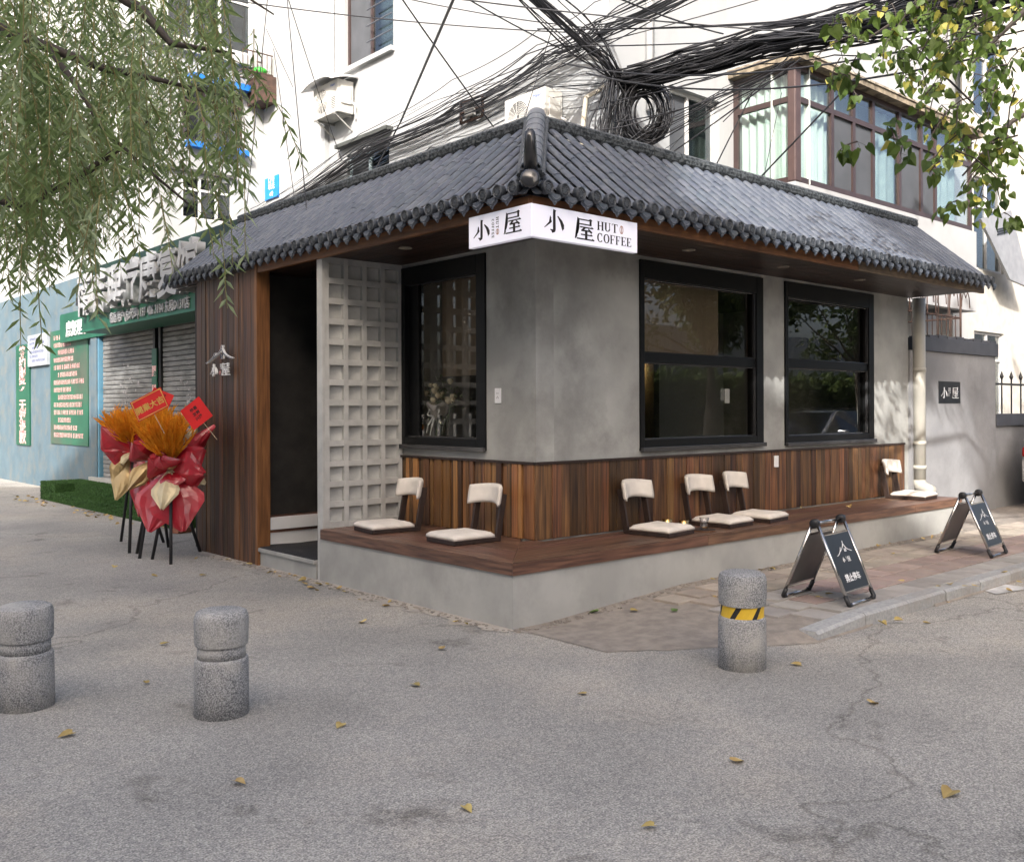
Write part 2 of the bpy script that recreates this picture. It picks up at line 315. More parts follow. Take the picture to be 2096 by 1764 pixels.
dust((-.87, -.72, .0035), (-.87, 4.4, .0035), (-1, 0, 0), 160, 3); dust((-.87, -.72, .0034), (-.2, -.72, .0034), (0, -1, 0), 30, 8)
sso = ss.build('dust_strip', sand); sso['kind'] = 'structure'
# rubble strip of mortar where the paving meets the bench base
rub = MB()
for i in range(420):
    x = -.9+7*random.random()**1.0; y = -.725-abs(random.gauss(0, .05)) - .0; r = random.uniform(.004, .016)
    rub.obox((x, y, pavz(x)+.006), (r*2, r*1.6, r*.9), Matrix.Rotation(random.uniform(0, 3), 3, 'Z'))
for i in range(260):
    y = -.7+4.6*random.random(); x = -.905-abs(random.gauss(0, .05)); r = random.uniform(.004, .013)
    rub.obox((x, y, .004), (r*2, r*1.6, r*.9), Matrix.Rotation(random.uniform(0, 3), 3, 'Z'))
rb = rub.build('mortar_crumbs', sandbed); tag(rb, 'sandy mortar crumbs along the foot of the bench', 'gravel', kind='stuff')
# kerb stones
kerb = thing('kerb', 'grey granite kerb along the paved footway', 'kerb', (.3, -2.2, 0)); del kerb['label']; del kerb['category']; kerb['kind'] = 'structure'
def kerbstone(pts_in, pts_out, z0, z1):
    b = MB(); (a, c), (d, e) = pts_in, pts_out
    ch = .018
    def lerp(p, q, t): return (p[0]+(q[0]-p[0])*t, p[1]+(q[1]-p[1])*t)
    i0, i1, o0, o1 = a, c, d, e
    w = math.hypot(o0[0]-i0[0], o0[1]-i0[1])
    s0 = lerp(o0, i0, ch/w); s1 = lerp(o1, i1, ch/w)
    b.add([(*i0, -.02), (*i1, -.02), (*o1, -.02), (*o0, -.02), (*i0, z0), (*i1, z1), (*s1, z1), (*s0, z0), (*o1, z1-ch), (*o0, z0-ch)],
          [(0, 1, 5, 4), (4, 5, 6, 7), (7, 6, 8, 9), (9, 8, 2, 3), (0, 4, 7, 9, 3), (1, 2, 8, 6, 5)])
    return b.build('kerb_stone', granite, kerb, fix=True)
x = .35; n = 0
while x < 40:
    L = .62 if x < 14 else 6
    g = .006; dy = random.uniform(-.004, .004)
    kerbstone([(x+g, -2.135+dy), (x+L-g, -2.135+dy)], [(x+g, -2.27+dy), (x+L-g, -2.27+dy)], pavz(x)+.012, pavz(x+L)+.012); x += L
px_, py_ = .35, -2.135; ang = math.pi+.55
for k in range(0):
    nx, ny = px_-.34*math.cos(.75+.0*k), py_+.34*math.sin(.75)
    ox, oy = -.135*math.sin(.75), -.135*math.cos(.75)
    kerbstone([(nx, ny), (px_-.008, py_)], [(nx+ox, ny+oy), (px_+ox-.008, py_+oy)], max(.012, pavz(nx)+.008-.02*k), max(.014, pavz(px_)+.01-.02*k*(k > 0))); px_, py_ = nx, ny
paint = M('worn road paint', (.62, .61, .58), .8, c2=(.38, .375, .36), scale=9, detail=8, bump=.2, bscale=120)
for q in (((1998, 1203), (2040, 1216), (2110, 1203), (2036, 1192)), ((2040, 1186), (2062, 1190), (2120, 1181), (2100, 1176))):
    sheet('road_marking', [tuple(onZ(x, y, .008))[:2] for x, y in q], .008, paint)
# ================================================================ CAFE
cafe = thing('cafe', 'single storey grey concrete corner cafe with a dark tiled hip roof', 'cafe')
wall = thing('wall', None, None); setpar(wall, cafe)
def wpart(name, a, b, mat=concrete, par=wall): return bx(name, a, b, mat, par)
Y1, X1 = 1.875, 6.27          # lattice plane, right end of the wall
LW = (.61, 1.835, 1.15, 2.83); W1 = (1.25, 3.145, 1.13, 2.83); W2 = (3.54, 5.40, 1.115, 2.835)
# left wall: plane x = 0
lw = MB()
lw.box((0, 0, 0), (.2, LW[0], 2.97)).box((0, LW[0], 0), (.2, LW[1], LW[2])).box((0, LW[0], LW[3]), (.2, LW[1], 2.97)).box((0, LW[1], 0), (.2, 1.95, 2.97))
lw.build('street_wall', concrete, wall)
rw = MB()
for a, b, z0, z1 in ((.2, W1[0], 0, 2.97), (W1[1], W2[0], 0, 2.97), (W2[1], X1, 0, 2.97), (W1[0], W1[1], 0, W1[2]), (W1[0], W1[1], W1[3], 2.97), (W2[0], W2[1], 0, W2[2]), (W2[0], W2[1], W2[3], 2.97)):
    rw.box((a, 0.0005, z0), (b, .2, z1))
rw.build('street_wall', concrete, wall)
bx('end_wall', (X1-.2, .2, 0), (X1, 5, 2.97), concrete, wall)
# interior shell
ins = thing('interior', None, None); setpar(ins, cafe)
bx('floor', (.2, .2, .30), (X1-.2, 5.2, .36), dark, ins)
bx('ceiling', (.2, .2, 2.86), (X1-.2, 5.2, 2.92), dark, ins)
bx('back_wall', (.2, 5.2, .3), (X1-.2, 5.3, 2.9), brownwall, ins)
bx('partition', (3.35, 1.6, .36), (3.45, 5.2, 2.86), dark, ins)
bx('counter', (1.0, 2.6, .36), (3.35, 3.2, 1.35), darkwood, ins)
led = emit('warm light strip', (1, .60, .22), 14)
MB().tube([(1.35, 2.62, 2.18), (1.75, 2.62, 2.14), (2.15, 2.62, 2.13)], .008).build('light_strip', led, ins)
MB().tube([(3.33, 1.9, 1.55), (3.33, 1.75, 1.9), (3.33, 1.72, 2.35)], .008).build('light_strip', led, ins)
lamp = MB().lathe([(.0, .1), (.05, .09), (.17, 0), (.165, -.005), (.05, .08), (0, .09)], (.95, 2.2, 1.83), 20); lamp.build('pendant_shade', M('brass shade', (.45, .30, .12), .35, 1), ins, smooth=True)
MB().tube([(.95, 2.2, 1.92), (.95, 2.2, 2.86)], .004).build('pendant_cord', plastic, ins)
MB().lathe([(0, -.03), (.028, -.015), (.03, 0), (0, .02)], (.95, 2.2, 1.85), 10).build('bulb', emit('warm bulb', (1, .7, .35), 25), ins)
pl_ = bpy.data.lights.new('pendant_light', 'POINT'); pl_.energy = 14; pl_.color = (1, .72, .42); pl_.shadow_soft_size = .05; plo = bpy.data.objects.new('pendant_light', pl_); col.objects.link(plo); plo.location = (.95, 2.2, 1.79); setpar(plo, ins)
pn = MB(); mm = frame((2.05, 1.55, 1.62), (1, -.25, 0), (0, 0, 1))
pn.prism([(-.16, -.13), (.16, -.13), (.16, .13), (-.16, .13)], planefn(mm), 0, .02); pn.build('wall_picture', M('picture grey', (.10, .10, .09), .5), ins)
# ------------------------------------------------ windows
def window_set(m, W, H, rail, left_dark=0, nm='window', blind_h=None):
    """local u right, v up from the lower left corner of the hole, w towards the street"""
    fn = planefn(m); wn = thing(nm, None, None); wn.location = m.translation; setpar(wn, None); wn.parent = cafe
    fb = MB()
    def bar(u0, v0, u1, v1, w0=-.10, w1=.018): fb.prism([(u0, v0), (u1, v0), (u1, v1), (u0, v1)], fn, w0, w1)
    T = .075
    bar(0.002, .002, T*.75, H-.002); bar(W-T*1.6, .002, W-.002, H-.002); bar(T*.75, H-.165, W-T*1.6, H-.002); bar(T*.75, .002, W-T*1.6, .10)
    if rail: bar(T*.75, rail-.045, W-T*1.6, rail+.045, -.10, .0)
    if left_dark: bar(T*.75, .10, left_dark, H-.165, -.10, -.035)
    fr = fb.build('frame', black, wn, bevel=.004)
    sb = MB()                                        # inner sash beads and a bevelled sill that catches the sky
    def bead(u0, v0, u1, v1, w0, w1): sb.prism([(u0, v0), (u1, v0), (u1, v1), (u0, v1)], fn, w0, w1)
    bead(-.005, -.004, W+.005, .035, .018, .05); bead(W-T*1.75, .1, W-T*1.6, H-.17, -.03, .0); bead(T*.8, .10, W-T*1.7, .112, -.045, -.02)
    if rail: bead(T*.8, rail-.056, W-T*1.7, rail-.046, -.04, -.01); bead(T*.8, rail+.046, W-T*1.7, rail+.053, -.04, -.01)
    bead(T*.8, H-.176, W-T*1.7, H-.166, -.04, -.01)
    sb.build('sill', sill_m, wn, bevel=.003)
    def pane(u0, v0, u1, v1):
        b = MB(); b.prism([(u0, v0), (u1, v0), (u1, v1), (u0, v1)], fn, -.062, -.056); return b.build('pane', winglass, wn)
    u0, u1 = max(T*.75, left_dark)-.005, W-T*1.6+.005
    if rail: pane(u0, .09, u1, rail-.03); pane(u0, rail+.03, u1, H-.15)
    else: pane(u0, .09, u1, H-.15)
    if blind_h:
        b = MB(); a0, a1, v0 = blind_h; b.prism([(a0, v0), (a1, v0), (a1, H-.12), (a0, H-.12)], fn, -.20, -.195); b.build('blind', blind, wn)
    return wn
window_set(frame((0, LW[1], LW[2]), **LEFTV), LW[1]-LW[0], LW[3]-LW[2], None, .20, blind_h=(.36, 1.12, .66))
window_set(frame((W1[0], 0, W1[2]), **RIGHTV), W1[1]-W1[0], W1[3]-W1[2], .835, blind_h=(.03, 1.42, .80))
window_set(frame((W2[0], 0, W2[2]), **RIGHTV), W2[1]-W2[0], W2[3]-W2[2], .865)
# ------------------------------------------------ wainscot planks
wains = thing('wainscot', None, None); wains.parent = cafe
pl_me = MB().box((-.5, -.5, 0), (.5, .5, 1)).mesh('plank', wood)
def plank(name, par, lo, hi, mat=None, me=pl_me):
    o = bpy.data.objects.new(name, me); col.objects.link(o); setpar(o, par)
    o.location = ((lo[0]+hi[0])/2, (lo[1]+hi[1])/2, lo[2]); o.scale = (hi[0]-lo[0], hi[1]-lo[1], hi[2]-lo[2])
    return o
def real_plank(name, par, lo, hi, mat, bevel=.003):
    c = [(lo[i]+hi[i])/2 for i in range(3)]; c[2] = lo[2]
    o = MB().box([lo[i]-c[i] for i in range(3)], [hi[i]-c[i] for i in range(3)]).build(name, mat, None, bevel=bevel); o.location = c
    if par is not None: o.parent = par; o.matrix_parent_inverse = wm(par).inverted()
    return o
x = -.022; protos = {}
while x < 6.13:
    wd = random.choice((.092, .098, .104)); wd = min(wd, 6.13-x); t = random.uniform(.014, .022)
    real_plank('plank', wains, (x+.0015, -t, .462), (x+wd-.0015, 0, 1.062), wood); x += wd
y = -.0
while y < 1.865:
    wd = random.choice((.05, .06, .075, .085)); wd = min(wd, 1.868-y); t = random.choice((.012, .016, .028, .03))
    real_plank('plank', wains, (-t, y+.004, .462), (0, y+wd-.004, 1.062), wood_slat if random.random() < .62 else wood); y += wd
bx('cap_strip', (-.03, -.032, 1.063), (6.13, .0, 1.083), darkwood, wains); bx('cap_strip', (-.034, .001, 1.063), (.0, 1.868, 1.083), darkwood, wains)
# ------------------------------------------------ lattice wing wall
lat = thing('lattice_screen', None, None); lat.parent = cafe; lat.location = (-.86, Y1, .46)
lt = MB(); x0, x1, z0, z1 = -.838, -.005, .46, 2.86; nx, nz = 4, 13
bw, bh = .046, .052; cw = (x1-x0-bw*(nx+1))/nx; chh = (z1-z0-bh*(nz+1))/nz; yA, yB = Y1-.045, Y1+.06
lt.box((-.867, yA-.004, 0), (x0, yB-.02, 2.86))
lt.build('end_post', lattice_m, lat, bevel=.004)
for i in range(nx+1):
    xx = x0+i*(cw+bw); bx('upright', (xx, yA, z0), (xx+bw, yB, z1), lattice_m, lat)
for j in range(nz+1):
    zz = z0+j*(chh+bh)
    for i in range(nx):
        xx = x0+bw+i*(cw+bw); bx('rail', (xx-.001, yA+.003, zz), (xx+cw+.001, yB-.003, zz+bh), lattice_m, lat)
# the opening blocks: each cell is half closed by a slanted fin
for i in range(nx):
    for j in range(nz):
        xx = x0+bw+i*(cw+bw); zz = z0+bh+j*(chh+bh); b = MB()
        b.prism([(xx+.038, yB-.012), (xx+cw+.001, yA+.040), (xx+cw+.001, yA+.058), (xx+.038, yB+.004)], lambda u, v, w_: (u, v, w_), zz-.001, zz+chh+.001)
        b.build('fin', lattice_m, lat)
# ------------------------------------------------ entrance: timber front, step, door
XF = -.885
ent = thing('entrance', None, None); ent.parent = cafe; ent.location = (XF, 3.6, 0)
y = 3.045
while y < 4.42:
    wd = random.choice((.085, .095, .11)); t = random.uniform(.0, .012)
    real_plank('plank', ent, (XF-t, y+.002, 0), (XF+.03, min(y+wd, 4.42)-.002, 2.99), front_wood); y += wd
real_plank('jamb', ent, (XF-.02, 2.99, 0), (XF+.12, 3.043, 2.99), M('orange brown jamb', (.24, .105, .038), .5, c2=(.12, .052, .02), scale=5, stretch=(9, 9, .6), bump=.2, bscale=6))
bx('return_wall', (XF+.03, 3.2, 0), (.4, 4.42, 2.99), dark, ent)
bx('threshold_floor', (XF+.125, 3.05, .30), (.9, 4.6, .455), wood_h, ent)
bx('riser', (XF+.121, 3.03, .33), (.9, 3.048, .452), white_m, ent)
bx('lower_riser', (XF+.121, 3.06, .0), (.9, 3.10, .30), white_m, ent)
bx('door_sill', (XF+.125, 3.60, .456), (.9, 3.68, .60), black, ent)
bx('side_panel', (XF+.125, 3.615, .60), (-.52, 3.65, 2.6), M('grey green panel', (.22, .25, .23), .6), ent)
bx('door_panel', (-.518, 3.62, .60), (.05, 3.66, 2.6), black, ent)
bx('inner_board', (.05, 3.4, .456), (.12, 3.66, 2.6), M('dim brown board', (.13, .085, .055), .7), ent)
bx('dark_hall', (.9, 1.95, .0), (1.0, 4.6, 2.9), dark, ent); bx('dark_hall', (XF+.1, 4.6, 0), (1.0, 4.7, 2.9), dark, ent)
bx('entrance_side_wall', (.0, 1.95, 0), (.9, 2.0, 2.9), lattice_m, ent)
bx('step', (XF+.012, 1.935, 0), (.9, 3.06, .135), base_conc, ent)
bx('step_slab', (XF-.012, 1.935, .136), (.9, 3.055, .172), base_conc, ent, bevel=.006)
mat_r = M('black rubber mat', (.028, .029, .032), .85, c2=(.02, .02, .022), scale=30, bump=.4, bscale=200)
mg = MB(); mg.grid(lambda u, v: (XF+.005+u*.86, 1.945+v*1.10, .177+.05*max(0, v-.86)**2*25*max(0, .35-abs(u-.18))+.004*noise.noise(Vector((u*3, v*3, 0)))), 14, 14); mo = mg.build('door_mat', mat_r, None, smooth=True)
md = mo.modifiers.new('t', 'SOLIDIFY'); md.thickness = .008; tag(mo, 'black rubber mat curling on the entrance step', 'mat')
# ------------------------------------------------ soffit, fascia, downlights
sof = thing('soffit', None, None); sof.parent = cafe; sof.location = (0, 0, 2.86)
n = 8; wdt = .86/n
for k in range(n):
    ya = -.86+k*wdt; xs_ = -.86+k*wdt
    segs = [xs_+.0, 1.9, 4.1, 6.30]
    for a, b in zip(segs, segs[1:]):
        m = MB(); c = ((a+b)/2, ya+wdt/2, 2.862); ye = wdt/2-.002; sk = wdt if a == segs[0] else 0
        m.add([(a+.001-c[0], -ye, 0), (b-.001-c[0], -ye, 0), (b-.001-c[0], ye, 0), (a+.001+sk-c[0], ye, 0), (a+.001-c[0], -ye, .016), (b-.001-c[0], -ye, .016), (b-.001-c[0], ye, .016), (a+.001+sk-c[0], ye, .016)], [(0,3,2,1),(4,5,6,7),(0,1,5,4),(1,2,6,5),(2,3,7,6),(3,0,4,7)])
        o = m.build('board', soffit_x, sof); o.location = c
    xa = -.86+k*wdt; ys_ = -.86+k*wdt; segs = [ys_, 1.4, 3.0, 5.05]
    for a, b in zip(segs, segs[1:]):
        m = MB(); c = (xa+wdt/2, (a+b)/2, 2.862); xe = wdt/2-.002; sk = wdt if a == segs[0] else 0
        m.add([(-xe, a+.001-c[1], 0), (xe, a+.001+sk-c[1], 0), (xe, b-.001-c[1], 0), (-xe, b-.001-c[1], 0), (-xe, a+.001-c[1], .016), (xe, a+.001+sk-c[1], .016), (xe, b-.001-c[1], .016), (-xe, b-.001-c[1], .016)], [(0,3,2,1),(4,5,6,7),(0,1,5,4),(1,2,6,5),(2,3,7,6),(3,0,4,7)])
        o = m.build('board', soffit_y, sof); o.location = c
fs = thing('fascia', None, None); fs.parent = cafe
bx('fascia_board', (-.86, -.90, 2.835), (3.42, -.862, 2.945), fascia_m, fs, bevel=.003); bx('fascia_board', (3.425, -.90, 2.835), (6.30, -.862, 2.945), M('grey brown fascia', (.16, .115, .075), .6, c2=(.09, .065, .045), scale=5, stretch=(.7, .7, 9), bump=.2), fs, bevel=.003)
bx('fascia_board', (-.90, -.90, 2.836), (-.861, 2.98, 2.946), fascia_m, fs, bevel=.003); bx('fascia_board', (-.90, 2.985, 2.88), (-.87, 5.05, 2.948), darkwood, fs)
bx('back_board', (-.88, -.88, 2.945), (6.30, -.84, 3.05), darkwood, fs); bx('back_board', (-.88, -.84, 2.945), (-.84, 5.05, 3.05), darkwood, fs)
for (x, y) in ((830, 508), (1410, 512), (1603, 546), (1760, 573)):
    p = onZ(x, y, 2.86); d = MB().lathe([(.035, .0), (.05, -.006), (.056, -.004), (.056, .004), (.035, .004)], p, 24)
    o = d.build('downlight_ring', M('downlight ring', (.30, .27, .22), .5), cafe, smooth=True)
    MB().lathe([(.0, .003), (.034, .002), (.034, .006)], p, 16).build('lens', dark, o)
# ------------------------------------------------ roof
roof = thing('roof', None, None); roof.parent = cafe; roof.location = (0, 0, 2.93)
EX, EY, EZ, RUN, RISE = -.95, -.97, 2.955, .93, .79
SL = math.hypot(RUN, RISE); ca, sa = RUN/SL, RISE/SL; TP = .154
RX1, RY1 = 6.33, 5.12
def rp(s, t, up=0):      # right slope: s along x, t distance up the slope
    return Vector((s, EY+t*ca-up*sa, EZ+t*sa+up*ca))
def lp(s, t, up=0):      # left slope: s along y
    return Vector((EX+t*ca-up*sa, s, EZ+t*sa+up*ca))
# barrel tile, local: x across, y up the slope, z out
TL = .128
tb = MB(); n = 8; vs = []; 
for (yy, r, zz) in ((0, .037, .006), (0, .0405, .0085), (.003, .0408, .0086), (TL*1.05, .0398, .0062)):
    for k in range(n+1):
        a = math.pi*k/n; vs.append((-math.cos(a)*r, yy, math.sin(a)*r*.66+zz-.010))
fs_ = [(r*(n+1)+k, r*(n+1)+k+1, (r+1)*(n+1)+k+1, (r+1)*(n+1)+k) for r in range(3) for k in range(n)]
tb.add(vs, fs_); tile_me = tb.mesh('roof_tile', tile_m, smooth=True, fix=False); tile_me.set_sharp_from_angle(angle=rad(35))
tile_me.flip_normals() if tile_me.polygons[n].normal.z < 0 else None
Rr = Matrix((Vector((1, 0, 0)), Vector((0, ca, sa)), Vector((0, -sa, ca)))).transposed()
Rl = Matrix((Vector((0, -1, 0)), Vector((ca, 0, sa)), Vector((-sa, 0, ca)))).transposed()
tiles = []; cols = []
s = EX+.125
while s < RX1-.02: cols.append(('r', s, min(SL-.05, (s-EX)/RUN*SL-.02))); s += TP
s = EY+.125
while s < RY1-.02: cols.append(('l', s, min(SL-.05, (s-EY)/RUN*SL-.02))); s += TP
for side, s, tmax in cols:
    t = .0
    while t < tmax-.02:
        P = (rp if side == 'r' else lp)(s, t, .012); tiles.append((P, side)); t += TL
tiles.sort(key=lambda q: (q[0]-CAM).length)
restt = MB()
for i, (P, side) in enumerate(tiles):
    R = (Rr if side == 'r' else Rl).to_4x4() @ Matrix.Rotation(random.uniform(-.018, .018), 4, 'Z'); P = P+Vector((random.uniform(-.002, .002), 0, random.uniform(-.0015, .0025)))
    if i < 300:
        o = link('roof_tile', tile_me, roof); o.matrix_basis = Matrix.Translation(P) @ R
    else:
        m = Matrix.Translation(P) @ R; restt.add([m @ v.co for v in tile_me.vertices], [tuple(p.vertices) for p in tile_me.polygons])
o = restt.build('far_roof_tiles', tile_m, roof, auto=True); o['kind'] = 'stuff'
# pan tiles between the barrel rows: stepped channels, one mesh
pan = MB()
for side, s, tmax in cols+[('r', EX+.125-TP, .03), ('l', EY+.125-TP, .03)]:
    fn = rp if side == 'r' else lp
    t = -.03; tm = min(SL, tmax+TP/RUN*SL*.5+.06)
    while t < tm:
        t2 = min(t+TL, tm); vs = []
        for tt, u in ((t, .006), (t2, -.006)):
            for k in range(5):
                q = -1+k/2; vs.append(fn(s+TP/2+q*.046, tt, u-.014*(1-q*q)-.006))
        pan.add(vs, [(k, k+1, k+6, k+5) for k in range(4)])
        vs2 = [fn(s+TP/2+(-1+k/2)*.046, t, .006-.014*(1-(-1+k/2)**2)-.006) for k in range(5)]+[fn(s+TP/2+(-1+k/2)*.046, t, -.010-.014*(1-(-1+k/2)**2)) for k in range(5)]
        pan.add(vs2, [(k, k+5, k+6, k+1) for k in range(4)]); t = t2
o = pan.build('pan_tiles', tile_dk, roof, auto=True); o['kind'] = 'stuff'  # dark tile colour paints in the shade of the valleys between barrels
under = MB(); z_ = -.05
under.add([rp(EX, 0, z_), rp(RX1, 0, z_), rp(RX1, SL, z_), rp(EX+RUN, SL, z_)], [(0, 1, 2, 3)]); under.add([lp(EY, 0, z_), lp(EY+RUN, SL, z_), lp(RY1, SL, z_), lp(RY1, 0, z_)], [(0, 1, 2, 3)])
under.build('roof_deck', tile_dk, roof)
bx('flat_roof', (EX+RUN, EY+RUN, 3.55), (6.2, 5.0, 3.62), M('roof felt', (.12, .12, .12), .9), roof)
bx('verge_board', (RX1-.03, -.85, 2.95), (RX1, -.04, 2.96), darkwood, roof)
vg = MB(); vg.add([(RX1-.03, -.9, 2.93), (RX1-.03, -.04, 2.93), (RX1-.03, -.04, 3.70), (RX1-.0301, -.9, 2.98)], [(0, 1, 2, 3)]); vg.build('verge_gable', darkwood, roof)
vg = MB(); vg.add([(-.9, RY1-.03, 2.93), (-.02, RY1-.03, 2.93), (-.02, RY1-.03, 3.70), (-.9, RY1-.03, 2.98)], [(0, 1, 2, 3)]); vg.build('verge_gable', darkwood, roof)
# round eave caps and drip tiles
cap = MB(); cap.lathe([(0, .010), (.018, .013), (.030, .009), (.034, .012), (.036, .012), (.038, .006), (.045, .006), (.047, .016), (.054, .016), (.056, .010), (.056, -.03)], (0, 0, 0), 20)
for k in range(8):
    a = k*math.pi/4; cap.lathe([(0, .018), (.006, .014), (.007, .008)], (.027*math.cos(a), .027*math.sin(a), 0), 6)
cap.v = [(x*.84, y*.84, z) for x, y, z in cap.v]
cap_me = cap.mesh('eave_cap', tile_dk, smooth=True)
dr = MB(); prof = [(-.055, .022), (-.03, .008), (0, .003), (.03, .008), (.055, .022), (.057, -.008), (.035, -.030), (.018, -.036), (0, -.060), (-.018, -.036), (-.035, -.030), (-.057, -.008)]
dr.prism(prof, lambda u, v, w_: (u, v, w_), 0, .012)
inner = [(u*.78, v*.78-.004) for u, v in prof[4:]+prof[:1]]
dr.prism(inner, lambda u, v, w_: (u, v, w_), .012, .016)
for k in range(7): dr.lathe([(0, .023), (.007, .019), (.008, .015)], (-.033+.011*k, -.012-.012*math.cos((k-3)*.6), 0), 6)
dr.lathe([(0, .024), (.008, .02), (.009, .015)], (0, -.042, 0), 6)
drip_me = dr.mesh('drip_tile', tile_m)
for side, s, tmax in cols:
    fn = rp if side == 'r' else lp; U = Vector((1, 0, 0)) if side == 'r' else Vector((0, -1, 0)); V = Vector((0, 0, 1)); Nn = U.cross(V)
    m = Matrix((U, V, Nn)).transposed().to_4x4()
    o = link('eave_cap', cap_me, roof); o.matrix_basis = Matrix.Translation(fn(s, 0, .022)+Nn*.020) @ m @ Matrix.Rotation(random.uniform(0, 6), 4, 'Z')
    o = link('drip_tile', drip_me, roof); o.matrix_basis = Matrix.Translation(fn(s+TP/2, -.03, -.014)+Nn*.004) @ m
# top bands with scroll relief
for side in 'rl':
    fn = rp if side == 'r' else lp; a0, a1 = (EX+RUN-.0, RX1-.02) if side == 'r' else (EY+RUN, RY1-.02); s = a0
    while s < a1-.05:
        L = min(1.35, a1-s); b = MB(); c = fn(s+L/2, SL-.03, 0)
        pts = [(SL-.060, -.02), (SL-.060, .045), (SL-.045, .072), (SL-.036, .068), (SL-.015, .095), (SL+.02, .095), (SL+.02, -.02)]
        vs = [fn(s+.003, t, u) for t, u in pts]+[fn(s+L-.003, t, u) for t, u in pts]; k = len(pts)
        b.add(vs, [tuple(range(k)), tuple(range(2*k-1, k-1, -1))]+[(i, k+i, k+(i+1) % k, (i+1) % k) for i in range(k)])
        q = s+.04
        while q < s+L-.04:           # raised scrolls along the strip
            for j in range(6):
                a = j*.9; b.tube([fn(q+.022*math.cos(a+e*.5)*(1-.12*e), SL-.042+.012*math.sin(a+e*.5), .075+.0*e) for e in range(2)], .004, 4)
            q += .062
        b.build('ridge_strip', band_m, roof, fix=False); s += L
# hip ridge: base, rounded tiles, upturned end
hA = Vector((EX+.03, EY+.03, EZ+.055)); hB = Vector((EX+RUN+.02, EY+RUN+.02, EZ+RISE+.07)); hd = (hB-hA).normalized(); hs = hd.cross(Vector((0, 0, 1))).normalized(); hu = hs.cross(hd)
def hp(t, a, u): return hA+hd*t+hs*a+hu*u
HL = (hB-hA).length
hb = MB()
for t0, t1 in ((.12, HL),): hb.add([hp(t0, -.085, -.08), hp(t0, .085, -.08), hp(t0, .075, .035), hp(t0, -.075, .035), hp(t1, -.085, -.08), hp(t1, .085, -.08), hp(t1, .075, .035), hp(t1, -.075, .035)], [(0,1,2,3),(7,6,5,4),(0,4,5,1),(1,5,6,2),(2,6,7,3),(3,7,4,0)])
for a in (-.08, .08): hb.tube([hp(.12, a, -.0), hp(HL, a, -.0)], .018, 6)
hb.build('hip_base', tile_dk, roof)
nh = 9
for k in range(nh):
    t0 = .16+k*(HL-.16)/nh; t1 = t0+(HL-.16)/nh+.012; b = MB(); vs = []
    for t, r in ((t0, .066), (t0, .074), (t0+.008, .075), (t1, .070)):
        for j in range(11):
            a = math.pi*j/10; vs.append(hp(t, -math.cos(a)*r, .03+math.sin(a)*r*.8))
    b.add(vs, [(r*11+j, r*11+j+1, (r+1)*11+j+1, (r+1)*11+j) for r in range(3) for j in range(10)]); b.build('hip_tile', tile_m, roof, smooth=True)
orn = MB(); oc = [(.22, .03, .062), (.14, .05, .062), (.06, .12, .06), (.0, .22, .056), (-.025, .31, .05), (-.03, .35, .042), (-.03, .37, .02)]
vs = []; 
for t, u, r in oc:
    base = hp(t, 0, 0)*1.0; base = hA+hd*t+Vector((0, 0, u-.02))
    for j in range(10):
        a = 2*math.pi*j/10; vs.append(base+hs*math.cos(a)*r*.8+(hd*.75+Vector((0, 0, .3)))*math.sin(a)*r*.85)
orn.add(vs, [(r*10+j, r*10+(j+1) % 10, (r+1)*10+(j+1) % 10, (r+1)*10+j) for r in range(len(oc)-1) for j in range(10)]+[tuple(range(60, 70))])
orn.build('hip_finial', blackglaze, roof, smooth=True)
hf = MB(); hf.lathe([(0, .02), (.05, .02), (.062, .012), (.066, 0), (.06, -.03)], hA+Vector((-.035, -.035, .005)), 18, (-.65, -.65, .15)); hf.build('hip_end_cap', blackglaze, roof, smooth=True)
# ------------------------------------------------ downspout on the right end
ds = thing('downspout', 'cream round downspout at the end of the cafe wall', 'pipe', (6.42, -.07, PZ))
pipe_m = M('cream pvc', (.46, .44, .38), .5, c2=(.40, .385, .34), scale=4, bump=.05)
c = Vector((6.40, -.075, 0))
MB().tube([c+Vector((0, 0, .62)), c+Vector((0, 0, 2.86))], .075, 16).build('pipe', pipe_m, ds, smooth=True)
for z in (.75, 1.05, 1.95): MB().tube([c+Vector((0, 0, z)), c+Vector((0, 0, z+.05))], .082, 16).build('clamp', pipe_m, ds, smooth=True)
MB().tube([c+Vector((0, 0, .62)), c+Vector((.0, 0, .56)), c+Vector((.06, -.06, .50)), c+Vector((.12, -.10, .47))], [.078, .08, .078, .082], 14).build('shoe', pipe_m, ds, smooth=True)
# ------------------------------------------------ sockets
def plate(nm, m, w_, h_, label, marks):
    t = thing(nm, label, 'socket', m.translation); b = MB(); fn = planefn(m); b.prism([(-w_/2, -h_/2), (w_/2, -h_/2), (w_/2, h_/2), (-w_/2, h_/2)], fn, .0, .012); b.build('plate', white_m, t, bevel=.003)
    if marks:
        for u, v in ((-.008, .02), (.008, .02), (-.01, -.018), (.01, -.018), (0, -.008)):
            k = MB(); k.prism([(u-.002, v-.006), (u+.002, v-.006), (u+.002, v+.006), (u-.002, v+.006)], fn, .012, .0125); k.build('slot', plastic, t)
p = onX(1020.5, 810); plate('wall_socket', frame((-.0, p.y, p.z), **LEFTV), .075, .125, 'white socket on the grey concrete beside the flower window', True)
p = onY(1584, 944); plate('blank_plate', frame((p.x, -.022, p.z), **RIGHTV), .075, .118, 'white blank plate on the brown plank wainscot', False)
